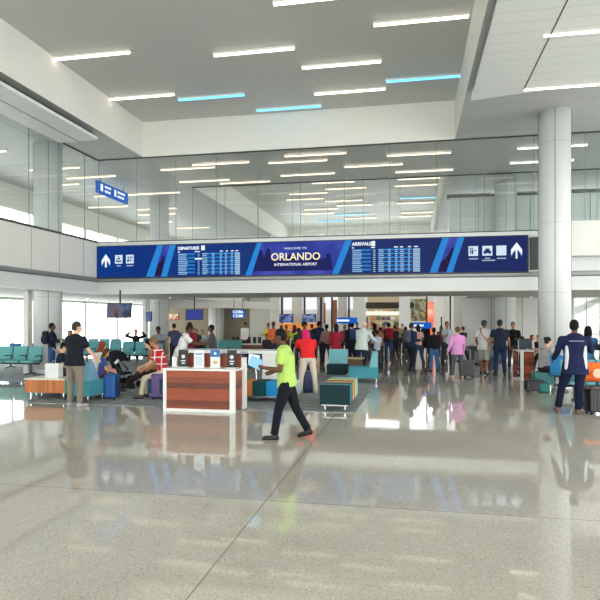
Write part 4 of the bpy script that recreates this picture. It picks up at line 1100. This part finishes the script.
    body = mk(bodyprims, 'person', skinm(skin), None, voxel * (.8 if detail else 1), 1)
    body.location = (base.x, base.y, z0); body.rotation_euler = (0, 0, TH + R(face))
    tag(body, label, 'person')
    mk(shirtprims, 'shirt', cloth(top), body, voxel); mk(legprims, {'long': 'trousers', 'short': 'shorts'}[legs], cloth(bottom), body, voxel)
    for sd in (-1, 1):
        hj, kn, an, fd = lgs[sd]
        def shoe(m):
            q = an + V((0, 0, -.035)); sdv = fd.cross(V((0, 0, 1)))
            m.cap(q - fd * .045, q + fd * .15 + V((0, 0, -.005)), .046, .044, flat=.8, side=sdv); m.cap(q + V((0, 0, .03)) - fd * .01, q, .045, .046)
            m.cap(q - fd * .05 - V((0, 0, .022)), q + fd * .165 - V((0, 0, .022)), .030, .030, flat=1, side=sdv)
        mk(shoe, 'shoe', mat('shoe_%d_%d_%d' % shoes, shoes, .5), body, max(.012, voxel * .8))
    def hairp(m):
        m.ell(hx(0, -.022, .042), (.086, .100, .102), HR); m.ell(hx(0, -.045, .0), (.080, .072, .08), HR)
        if style == 'afro': m.ell(hx(0, -.03, .05), (.12, .12, .12), HR)
        if style == 'long': m.cap(hx(0, -.05, .03), hx(0, -.065, -.18), .076, .066, flat=.6, side=X); m.cap(hx(-.07, -.01, .02), hx(-.075, -.02, -.13), .03, .03); m.cap(hx(.07, -.01, .02), hx(.075, -.02, -.13), .03, .03)
        if style == 'bun': m.ell(hx(0, -.12, .06), (.05, .045, .05), HR)
        if style == 'pony': m.cap(hx(0, -.1, .03), hx(0, -.15, -.16), .035, .022)
        if style == 'hood': m.cap(hx(0, -.03, .03), hx(0, -.05, -.14), .105, .11); m.cap(hx(0, -.0, -.1), chest.lerp(neck, .5), .10, .14, flat=.8, side=X)
    if style != 'bald': mk(hairp, 'hair' if style != 'hood' else 'headscarf', cloth(hair), body, voxel * .8)
    if cap:
        def capp(m): m.ell(hx(0, -.012, .06), (.092, .108, .088), HR); m.cap(hx(-.03, .08, .06), hx(.03, .08, .06), .05, .05, flat=.25, side=HR @ V((1, 0, 0))); m.cap(hx(-.02, .12, .052), hx(.02, .12, .052), .04, .04, flat=.25, side=HR @ V((1, 0, 0)))
        mk(capp, 'cap', cloth(cap), body, .013)
    if 60 < (face % 360) < 300 or abs(hy) > 25:
        e = MB()
        for sd in (-1, 1): e.ell(hx(sd * .032, .086, .012), (.013, .008, .008), HR, nu=10, nv=6)
        bmesh.ops.transform(e.bm, matrix=T, verts=e.bm.verts[:]); e.build('eyes', mat('eye_dark', (34, 26, 24), .3), body, local=True)
        e = MB(); e.cap(hx(-.02, .0985, -.052), hx(.02, .0985, -.052), .005, .005, n=8); bmesh.ops.transform(e.bm, matrix=T, verts=e.bm.verts[:]); e.build('mouth', mat('lips', (150, 84, 76), .5), body, local=True)
    body['_j'] = 0; del body['_j']
    info = dict(T=T, chest=chest, u2=u2, fwd=fwd2, arms=arms, shc=shc, M=Matrix.Translation(body.location) @ Matrix.Rotation(TH + R(face), 4, 'Z'), waist=waist, s=s, body=body, neck=neck, head=head, lgs=lgs)
    return info
def backpack(info, c, label, size=(.30, .17, .44), slide=0):
    b = MB(); w, d, h = size; ct = info['chest'] - info['fwd'] * (.135 + d / 2) - info['u2'] * .0 + Vector((slide, 0, 0)); ct = info['T'] @ ct
    ang = math.atan2(info['u2'].y, info['u2'].z); E = Euler((-ang, 0, 0)); 
    b.box(ct, (w, d, h), rot=E, bev=.05); b.box(ct + E.to_matrix() @ Vector((0, -d * .5, -h * .15)), (w * .75, .07, h * .42), rot=E, bev=.025)
    o = meshobj('backpack', remeshed(b, .014, 3), cloth(c)); o.matrix_world = info['M']
    st = MB()
    for sx in (-1, 1):
        q = [info['T'] @ v for v in (info['shc'] - info['fwd'] * .12 + Vector((sx * .09, 0, -.02)), info['shc'] + Vector((sx * .1, 0, .065)), info['shc'] + info['fwd'] * .11 + Vector((sx * .1, 0, -.05)), info['chest'] + info['fwd'] * .14 + Vector((sx * .11, 0, -.05)), info['waist'] + Vector((sx * .15, 0, .06)))]
        st.path(q, .016)
    st.build('strap', cloth(tuple(int(v * .7) for v in c)), o, local=True)
    tag(o, label, 'backpack'); return o
def garment_strip(info, name, prims, c, vx=.012):
    b = MB(); prims(b); bmesh.ops.transform(b.bm, matrix=info['T'], verts=b.bm.verts[:]); return meshobj(name, remeshed(b, vx, 2), cloth(c), info['body'])
Vc = Vector
# ---- walking man in green
g = person('person walking left in a lime green polo shirt and black trousers, holding papers', 287, 1.67, feet=438.5, face=82, top=(172, 204, 104), bottom=(24, 25, 32), skin=DK_, hair=(24, 22, 24),
           lean=5, hp=14, hy=0, aL=(6, 8, 92, 8), aR=(-6, 8, 80, 12), lL=(17, 2, 8), lR=(-18, 2, 12), wide=1.25, untuck=.04, voxel=.013, detail=True, shoes=(18, 18, 20))
garment_strip(g, 'shoulder_stripe', lambda m: m.cap(g['shc'] - g['fwd'] * .125 - Vc((.16, 0, .05)), g['shc'] - g['fwd'] * .125 + Vc((.16, 0, -.05)), .01, .01), (84, 130, 150))
wr = g['M'] @ (g['T'] @ (g['arms'][-1][2] + g['arms'][-1][3] * .12))
r = empty('paper_folder', wr, TH + R(20), 'light blue and white papers held by the walking man in green', 'papers')
MB().box((-.02, 0, .06), (.19, .02, .17), rot=Euler((R(-20), R(25), 0)), bev=.003).build('sheet', mat('paper_blue', (130, 188, 222), .5), r, local=True)
MB().box((-.04, .03, .10), (.17, .01, .17), rot=Euler((R(-20), R(10), 0))).build('sheet', mat('paper_white', (226, 234, 238), .5), r, local=True)
# ---- navy jacket man at right
g = person('big person in a navy and white track jacket, back turned, at the right', 575, 1.78, feet=413, face=-14, top=(30, 38, 70), bottom=(20, 28, 50), skin=DK_, hair=(24, 22, 22),
           lean=2, hp=6, hy=-25, aL=(14, 14, 45, 8), aR=(30, 18, 62, 15), lL=(6, 17, 6), lR=(-5, -6, 4), sleeves='long', wide=1.36, untuck=.17, voxel=.014, detail=True, shoes=(112, 84, 66))
for sd in (-1, 1):
    garment_strip(g, 'white_panel', lambda m: m.cap(g['chest'] - g['fwd'] * .085 + Vc((sd * .15, 0, -.02)), g['waist'] - g['fwd'] * .085 + Vc((sd * .15, 0, -.22)), .045, .062, flat=.9), (206, 208, 214))
garment_strip(g, 'white_piping', lambda m: m.cap(g['chest'] - g['fwd'] * .162 + Vc((-.13, 0, .09)), g['chest'] - g['fwd'] * .162 + Vc((.13, 0, .09)), .007, .007), (206, 208, 214), .008)
# ---- left foreground man
g = person('person in a black t-shirt and khaki trousers standing with back turned beside the bench', 74.5, 1.74, feet=406.5, face=-28, top=(30, 32, 40), bottom=(132, 122, 108), skin=LT, hair=(60, 56, 54), shoes=(168, 168, 170),
           lean=3, hp=8, hy=-30, aL=(8, 10, 20, 0), aR=(26, 9, 22, 4), lL=(2, 4, 2), lR=(4, 4, 6), wide=1.28, untuck=.06, voxel=.014, detail=True)
# ---- backpack man at left column
g = person('person in a dark jacket and jeans with a backpack, standing by the left column', 52, 1.66, D=19.0, face=-75, top=(30, 34, 50), bottom=(50, 84, 130), skin=DK_, hair=(28, 24, 24), hp=0, aL=(25, 8, 60, 0), aR=(25, 8, 70, 0), sleeves='long')
backpack(g, (44, 46, 58), 'dark grey backpack worn by the person by the left column')
# boy seated
g = person('person with dark hair in a dark navy t-shirt seated behind the white bag', 58.5, 1.5, D=14.0, face=-70, top=(28, 34, 54), bottom=(50, 52, 60), skin=LT, hair=(34, 26, 24), seat=.44, lL=(82, 8, 80), lR=(82, 8, 80), lean=8, hp=14, aL=(12, 8, 55, 10), aR=(12, 8, 55, 10))
blockbench('seating_cube', 'teal block seat under the person seated behind the white bag', fl(40, 395).x - .1, fl(66, 395).x + .35, dep(61, 13.8).y - .1, dep(61, 13.8).y + .42, [(1, TEALD)], 'x', zt=.44)
g = person('person in a green top standing just behind the person in black', 69.5, 1.46, D=17.5, face=200, top=(86, 122, 82), bottom=(60, 56, 60), skin=MD, hair=(60, 44, 34))
g = person('small child with light face behind the person by the left column', 63.5, 1.2, D=18.2, face=160, top=(200, 190, 180), bottom=(70, 70, 84), skin=LT, hair=(40, 30, 26), hp=10)
g = person('person with reddish hair in a white top seated beyond the teal block seat', 94.5, 1.6, D=13.6, face=-40, top=(222, 218, 214), bottom=(96, 84, 92), skin=LT, hair=(130, 66, 44), seat=.44, lL=(82, 8, 80), lR=(82, 8, 80), lean=14, hp=16, aL=(12, 8, 70, 12), aR=(8, 8, 60, 12), style='long')
g = person('child in a blue and red top seated near the blue suitcase', 101.5, 1.25, D=13.35, face=-60, top=(60, 84, 150), bottom=(74, 58, 56), skin=LT, hair=(96, 64, 44), seat=.46, lL=(82, 6, 60), lR=(82, 6, 60), lean=6, hp=20, aL=(8, 8, 60, 15), aR=(8, 8, 60, 15), style='long')
garment_strip(g, 'red_patch', lambda m: (m.cap(g['chest'] + g['fwd'] * .05 + Vc((.1, 0, -.06)), g['waist'] + g['fwd'] * .07 + Vc((.1, 0, 0)), .075, .07), m.cap(g['chest'] - g['fwd'] * .07, g['waist'] - g['fwd'] * .08, .06, .05)), (186, 54, 58))
xs0, xs1 = dep(90, 13.5).x, dep(108, 13.5).x; ys = dep(98, 13.5).y
blockbench('seating_cube', 'dark block seat under the child and the person with reddish hair', xs0, xs1, ys - .12, ys + .55, [(1, fabric((70, 60, 62)))], 'x', zt=.44)
# seated plaid man and companion
g = person('person in a red and white plaid shirt and beige trousers seated at the kiosk end', 164, 1.72, D=13.4, face=85, top=(190, 40, 48), bottom=(204, 192, 166), skin=MD, hair=(120, 92, 66), seat=.5, lL=(76, 10, 66), lR=(70, 12, 50), lean=16, hp=18, aL=(10, 10, 50, 12), aR=(10, 10, 50, 12), sleeves='short', wide=1.1, voxel=.014, shoes=(60, 52, 50))
pl = g['body'].children
def plaid():
    m = mat('plaid_shirt', (190, 40, 48), .9); nt = m.node_tree; b = nt.nodes['Principled BSDF']; tc = nt.nodes.new('ShaderNodeTexCoord'); sp = nt.nodes.new('ShaderNodeSeparateXYZ'); nt.links.new(tc.outputs['Object'], sp.inputs[0])
    outs = []
    for ax, st in ((1, .12), (2, .16), (0, .12)):
        d = nt.nodes.new('ShaderNodeMath'); d.operation = 'DIVIDE'; d.inputs[1].default_value = st; f = nt.nodes.new('ShaderNodeMath'); f.operation = 'FRACT'; l = nt.nodes.new('ShaderNodeMath'); l.operation = 'LESS_THAN'; l.inputs[1].default_value = .16
        nt.links.new(sp.outputs[ax], d.inputs[0]); nt.links.new(d.outputs[0], f.inputs[0]); nt.links.new(f.outputs[0], l.inputs[0]); outs.append(l)
    a = nt.nodes.new('ShaderNodeMath'); a.operation = 'MAXIMUM'; nt.links.new(outs[0].outputs[0], a.inputs[0]); nt.links.new(outs[1].outputs[0], a.inputs[1])
    mx = nt.nodes.new('ShaderNodeMix'); mx.data_type = 'RGBA'; mx.inputs[6].default_value = lin((190, 36, 46)); mx.inputs[7].default_value = lin((232, 214, 210)); nt.links.new(a.outputs[0], mx.inputs[0]); nt.links.new(mx.outputs[2], b.inputs['Base Color']); return m
for c in pl:
    if c.name.startswith('shirt'): c.data.materials[0] = plaid()
p0 = dep(165, 13.4)
blockbench('seating_cube', 'dark blue block seat under the person in the plaid shirt', p0.x - .3, p0.x + .33, p0.y - .28, p0.y + .3, [(1, fabric((40, 70, 100)))], 'x', zt=.48)
g = person('person in a brown top seated left of the plaid shirt, legs stretched out', 155, 1.62, D=14.3, face=100, top=(168, 112, 66), bottom=(48, 40, 42), skin=LT, hair=(40, 28, 26), seat=.46, lL=(80, 6, 28), lR=(84, 6, 34), lean=8, hp=24, hy=20, aL=(8, 8, 55, 12), aR=(8, 8, 60, 12), style='long')
p0 = dep(157, 14.3)
blockbench('seating_cube', 'teal block seat under the person in the brown top', p0.x - .3, p0.x + .3, p0.y - .25, p0.y + .3, [(1, TEALD)], 'x', zt=.44)
# seated far ones in the rows
g = person('person in black with arms behind the head seated in the teal row', 136, 1.62, D=24.2, face=180, top=(30, 30, 34), bottom=(40, 40, 46), skin=LT, hair=(40, 30, 28), seat=.5, lL=(84, 8, 84), lR=(84, 8, 84), aL=(0, 105, 0, -120), aR=(0, 105, 0, -120), sleeves='long', z0=.0)
g = person('person in a grey shirt seated in front of the second column, looking down', 159, 1.78, D=21.5, face=170, top=(130, 140, 150), bottom=(44, 46, 56), skin=DK_, hair=(30, 26, 26), seat=.58, lL=(84, 8, 84), lR=(84, 8, 84), hp=24, aL=(35, 8, 70, 20), aR=(35, 8, 70, 20))
# people at the bar
g = person('person in a white t-shirt leaning on the bar behind the plaid shirt', 180, 1.70, D=15.2, face=-72, top=(226, 226, 218), bottom=(52, 58, 78), skin=DK_, hair=(40, 32, 30), lean=10, bend=8, hp=20, aL=(48, 8, 40, 5), aR=(48, 8, 40, 5), wide=1.25, untuck=.08)
backpack(g, (42, 52, 84), 'navy and white backpack on the person leaning at the bar', (.26, .10, .4))
g = person('person in a maroon shirt standing behind the white t-shirt at the bar', 189, 1.70, D=16.8, face=-20, top=(128, 34, 50), bottom=(50, 46, 52), skin=DK_, hair=(36, 26, 26), hp=10, wide=1.1)
g = person('slim person in a grey jacket standing sideways behind the white bar', 213, 1.62, D=18.2, face=95, top=(88, 80, 82), bottom=(44, 42, 46), skin=DK_, hair=(22, 20, 20), sleeves='long')
g = person('person in a white shirt standing behind the long cherry wood gate counter', 245, 1.66, D=27.6, face=150, top=(232, 228, 222), bottom=(60, 50, 46), skin=MD, hair=(50, 36, 30), sleeves='long')
for px, D, H, tp, hr, fc, lab in [(197, 25.6, 1.35, (60, 60, 66), (40, 30, 28), 180, 'small person in dark clothes in the crowd behind the bar, left of a light top'),
                                  (202.5, 26.0, 1.32, (200, 196, 188), (70, 50, 40), 160, 'small person in a light top in the crowd behind the bar'),
                                  (194, 26.6, 1.4, (150, 130, 120), (40, 34, 30), 200, 'small person in a brownish top at the back of the crowd behind the bar'),
                                  (174, 23, 1.62, (70, 76, 96), (36, 30, 28), 30, 'person in dark blue just left of the white t-shirt at the bar')]:
    person(lab, px, H, D=D, face=fc, top=tp, bottom=(46, 46, 54), skin=MD, hair=hr, voxel=.022)
# red top bending woman
g = person('person in a red top, pink headscarf and pale trousers bending over a suitcase', 308, 1.66, feet=393.5, face=8, top=(224, 44, 44), bottom=(206, 194, 178), skin=DK_, hair=(206, 36, 100), lean=14, bend=26, hp=6, aL=(42, 8, 10, 10), aR=(42, 8, 10, 10), lL=(4, 9, 2), lR=(0, 9, 2), sleeves='short', style='hood', wide=1.2, voxel=.015, shoes=(190, 170, 150), detail=True)
# crowd in the middle
P_ = person
g = P_('person in a dark navy top with a dark backpack in the middle crowd', 318.5, 1.70, feet=362, face=0, top=(38, 42, 70), bottom=(36, 40, 58), skin=DK_, hair=(24, 22, 24), wide=1.1, voxel=.02)
backpack(g, (40, 46, 76), 'dark blue backpack on the back of the navy topped person in the middle crowd')
P_('person in a tan top standing between the navy backpack and the maroon hoodie', 326.5, 1.58, feet=364, face=20, top=(142, 112, 96), bottom=(40, 40, 50), skin=DK_, hair=(30, 26, 26), sleeves='long', voxel=.02)
P_('person in a maroon hoodie with back turned behind the left teal lounge chair', 336.5, 1.62, D=20.5, face=15, top=(150, 38, 54), bottom=(60, 40, 50), skin=DK_, hair=(50, 30, 30), style='long', sleeves='long', wide=1.15, untuck=.1, voxel=.018, lean=4)
g = P_('person in black with a bright blue backpack in the middle crowd', 352.5, 1.64, feet=363, face=5, top=(44, 44, 56), bottom=(40, 42, 56), skin=MD, hair=(30, 26, 26), sleeves='long', voxel=.02)
backpack(g, (52, 84, 136), 'bright blue backpack left of the white shirt in the middle crowd')
P_('big person in a loose pale mint shirt leaning forward in the middle crowd', 361.5, 1.74, D=20.2, face=-35, top=(208, 220, 214), bottom=(38, 42, 70), skin=LT, hair=(214, 200, 176), lean=10, bend=8, hp=10, wide=1.35, untuck=.16, voxel=.018, aL=(20, 12, 20, 0), aR=(30, 12, 30, 0), sleeves='long')
P_('person in white facing the viewer just behind the pale mint shirt', 366.5, 1.68, D=23.5, face=180, top=(216, 212, 208), bottom=(70, 70, 80), skin=MD, hair=(80, 56, 44), voxel=.022)
P_('person with long black hair in dark clothes right of the pale mint shirt', 374, 1.64, D=21.5, face=70, top=(36, 34, 44), bottom=(40, 40, 50), skin=MD, hair=(24, 20, 24), style='long', sleeves='long', voxel=.02)
P_('person in a light grey blue top behind the right lounge chair back', 377, 1.42, D=20.6, face=20, top=(176, 184, 204), bottom=(60, 64, 80), skin=MD, hair=(40, 30, 28), voxel=.02)
g = P_('person in dark green with a red backpack right of the lounge chairs', 388.5, 1.66, feet=362.5, face=-15, top=(44, 56, 56), bottom=(52, 74, 112), skin=MD, hair=(40, 34, 30), sleeves='long', voxel=.02)
backpack(g, (160, 30, 48), 'red backpack worn in the aisle right of the lounge chairs', slide=.05)
P_('short person in brown and tan behind the right lounge chair', 380.5, 1.46, feet=364, face=30, top=(150, 120, 92), bottom=(60, 60, 60), skin=MD, hair=(50, 40, 34), voxel=.022)
g = P_('person in a navy jacket with a grey backpack, facing right in the aisle', 411.5, 1.66, feet=370.5, face=-60, top=(40, 54, 88), bottom=(30, 32, 40), skin=MD, hair=(70, 50, 40), sleeves='long', wide=1.15, lL=(12, 3, 6), lR=(-10, 3, 6), voxel=.018)
backpack(g, (86, 92, 104), 'grey backpack on the person in the navy jacket in the aisle')
P_('person in a pinkish top and jeans beside the navy jacket in the aisle', 418.5, 1.58, feet=366, face=20, top=(206, 160, 154), bottom=(50, 62, 92), skin=DK_, hair=(40, 30, 30), style='long', voxel=.02)
P_('teenager in a black sweater and blue jeans standing alone in the aisle', 434, 1.50, feet=371.5, face=10, top=(32, 28, 36), bottom=(66, 104, 150), skin=DK_, hair=(30, 24, 24), sleeves='long', aR=(50, 20, 80, 20), wide=1.05, voxel=.018, hy=-20)
P_('person in a grey shirt facing the viewer, left of the pink jacket', 447, 1.70, feet=366, face=195, top=(168, 176, 182), bottom=(50, 56, 66), skin=MD, hair=(60, 44, 36), lL=(10, 3, 5), lR=(-8, 3, 5), voxel=.02)
P_('person in a bright pink jacket and dark trousers with back turned in the aisle', 457.5, 1.56, feet=378, face=0, top=(222, 152, 204), bottom=(84, 88, 96), skin=LT, hair=(96, 72, 48), sleeves='long', wide=1.2, untuck=.10, voxel=.016, shoes=(206, 160, 140), lL=(6, 6, 2), lR=(0, 6, 2))
g = P_('person in a white shirt, grey cap and shorts with a red sling bag', 484, 1.76, feet=374.5, face=-40, top=(206, 204, 200), bottom=(158, 158, 150), skin=(140, 92, 68), hair=(60, 60, 64), cap=(70, 74, 80), legs='short', wide=1.15, untuck=.1, voxel=.016, hy=-20)
o = MB(); q = [g['T'] @ v for v in (g['shc'] - g['fwd'] * .1 + Vc((-.1, 0, .04)), g['shc'] + Vc((-.11, 0, .085)), g['chest'] + g['fwd'] * .15 + Vc((-.03, 0, 0)), g['waist'] + g['fwd'] * .14 + Vc((.12, 0, .04)), g['waist'] - g['fwd'] * .1 + Vc((.16, 0, .03)), g['chest'] - g['fwd'] * .15, g['shc'] - g['fwd'] * .1 + Vc((-.1, 0, .04)))]
o.path(q, .016); o.box(g['T'] @ (g['waist'] + g['fwd'] * .1 + Vc((.19, 0, .06))), (.09, .2, .22), bev=.03); ob = o.build('sling_bag', cloth((180, 52, 52)), local=True); ob.matrix_world = g['M']; tag(ob, 'red sling bag worn across the white shirted person in shorts', 'bag')
P_('person in a dark navy polo, cap and navy trousers with back turned on the right', 500, 1.76, feet=375.5, face=-5, top=(32, 42, 60), bottom=(34, 50, 84), skin=MD, hair=(50, 44, 44), cap=(44, 46, 54), wide=1.25, untuck=.08, voxel=.016, hy=-30, aL=(4, 14, 14, 0), aR=(8, 14, 22, 0))
P_('person in a black jacket facing the viewer behind the wood podium', 513, 1.68, feet=369, face=165, top=(26, 26, 30), bottom=(52, 52, 58), skin=MD, hair=(36, 28, 26), sleeves='long', wide=1.15, voxel=.018, aL=(20, 10, 70, 20), aR=(20, 10, 60, 20))
g = P_('seated person in a grey cardigan with one hand to the face', 543.5, 1.62, D=15.2, face=-75, top=(164, 158, 156), bottom=(48, 50, 56), skin=LT, hair=(48, 40, 42), seat=.47, lL=(82, 6, 78), lR=(82, 6, 70), lean=10, hp=8, aL=(40, 6, 60, 10), aR=(48, 6, 115, 15), sleeves='long', style='bun', voxel=.015, detail=True)
P_('person with auburn hair seated behind the podium, looking aside', 531, 1.30, D=18.6, face=-120, top=(170, 150, 150), bottom=(60, 60, 70), skin=LT, hair=(132, 70, 44), style='long', sleeves='long', voxel=.02)
P_('child with dark hair just behind the podium monitor', 522.5, 1.24, D=18.8, face=20, top=(120, 120, 130), bottom=(60, 60, 70), skin=MD, hair=(30, 26, 26), voxel=.02)
P_('dark haired person in a blue top just beyond the shoulder of the navy track jacket', 588, 1.62, D=14.2, face=-10, top=(60, 110, 150), bottom=(50, 52, 60), skin=MD, hair=(24, 22, 24), style='long', seat=None, aL=(30, 10, 60, 0), aR=(30, 10, 60, 0), voxel=.017)
P_('person in black cut by the right picture edge with a bent arm', 604.5, 1.62, D=14.0, face=60, top=(28, 30, 40), bottom=(40, 40, 48), skin=MD, hair=(24, 22, 24), sleeves='long', aL=(20, 40, 80, 20), aR=(20, 40, 90, 20), voxel=.017)
P_('person with blond brown hair seated low near the podium', 538, 1.28, D=19.2, face=100, top=(40, 40, 46), bottom=(50, 50, 60), skin=LT, hair=(40, 34, 34), voxel=.02)
# hi-vis and far crowd
for px, D, H, tp, bt_, hr, sk, fc, st, lab in [
    (268.5, 27, 1.60, (222, 216, 70), (40, 44, 60), (40, 30, 30), MD, 150, 'short', 'person in a yellow high visibility vest at the left of the far crowd'),
    (273.8, 24, 1.68, (238, 110, 82), (60, 60, 72), (36, 26, 24), DK_, 160, 'short', 'person in a coral orange vest beside the yellow vest'),
    (266.5, 22, 1.25, (54, 46, 54), (50, 50, 60), (30, 24, 24), MD, 200, 'short', 'short dark clothed person in front of the yellow vest'),
    (281.5, 27, 1.50, (214, 200, 60), (40, 44, 60), (40, 30, 30), DK_, 190, 'short', 'person in a mustard vest partly behind the walking man'),
    (286.5, 28.5, 1.52, (232, 150, 60), (50, 44, 60), (30, 26, 24), DK_, 170, 'short', 'person in a light orange vest above the walking man'),
    (294.5, 25, 1.54, (196, 210, 70), (44, 46, 60), (120, 24, 40), DK_, 160, 'hood', 'person in a lime vest with a dark red headscarf'),
    (299, 22.5, 1.46, (40, 60, 50), (44, 46, 60), (34, 26, 26), DK_, 20, 'short', 'person in a dark green top left of the pink headscarf'),
    (304.5, 21, 1.68, (70, 44, 60), (44, 46, 60), (34, 24, 24), DK_, 180, 'afro', 'person with dark hair looking over the bending red topped person'),
    (312, 27, 1.56, (60, 60, 90), (44, 46, 60), (34, 26, 26), MD, 0, 'short', 'person in slate blue just left of the navy backpack'),
    (344.5, 28, 1.5, (110, 90, 100), (50, 50, 60), (40, 30, 30), MD, 180, 'short', 'small person in mauve behind the maroon hoodie'),
    (349.5, 25.5, 1.62, (76, 40, 60), (44, 46, 60), (36, 28, 30), DK_, 30, 'short', 'person in plum behind the bright blue backpack'),
    (357, 27.5, 1.66, (36, 36, 44), (44, 46, 60), (24, 22, 22), MD, 150, 'short', 'dark haired person in black behind the pale mint shirt'),
    (384, 28, 1.6, (180, 100, 70), (60, 50, 50), (50, 36, 30), MD, 170, 'short', 'person in a rust top in the aisle crowd'),
    (395, 27, 1.5, (60, 64, 70), (50, 50, 60), (40, 34, 30), MD, 10, 'short', 'person in dark grey right of the red backpack'),
    (397.5, 31, 1.58, (200, 96, 60), (50, 50, 60), (60, 40, 34), MD, 180, 'short', 'person in an orange top far down the aisle, leftmost of the distant ones'),
    (402, 30, 1.55, (170, 150, 120), (70, 64, 60), (70, 54, 40), LT, 190, 'short', 'person in beige far down the aisle'),
    (406, 26.5, 1.45, (40, 44, 54), (40, 44, 54), (30, 26, 26), DK_, 40, 'short', 'person in dark blue just left of the grey backpack'),
    (425.5, 29, 1.62, (38, 40, 48), (40, 42, 50), (30, 26, 26), MD, 0, 'long', 'long haired person in black beyond the pinkish top'),
    (441, 27, 1.50, (120, 70, 56), (60, 50, 50), (60, 36, 30), MD, 180, 'long', 'person in russet between the teenager and the grey shirt'),
    (463, 25, 1.48, (50, 44, 50), (44, 44, 54), (70, 50, 38), LT, 20, 'short', 'person in dark clothes directly behind the pink jacket'),
]:
    person(lab, px, H, D=D, face=fc, top=tp, bottom=bt_, skin=sk, hair=hr, style=st, voxel=.022, sleeves=random.choice(['short', 'long']))
# ============================================================ LIGHT
w = bpy.data.worlds.new('World'); SC.world = w; w.use_nodes = True
bg = w.node_tree.nodes['Background']; bg.inputs[0].default_value = (.955, .985, 1.0, 1); bg.inputs[1].default_value = 4.9
SC.view_settings.view_transform = 'Standard'; SC.view_settings.look = 'None'; SC.view_settings.gamma = 1; SC.view_settings.exposure = 0.0
SC.view_settings.use_curve_mapping = False
SC.cycles.max_bounces = 10; SC.cycles.diffuse_bounces = 5; SC.cycles.glossy_bounces = 4; SC.cycles.transparent_max_bounces = 12
SC.cycles.use_denoising = True; SC.cycles.sample_clamp_indirect = 6
for o in bpy.data.objects:
    if 'label' in o and not 4 <= len(o['label'].split()) <= 16: print('LABELLEN', len(o['label'].split()), o['label'])
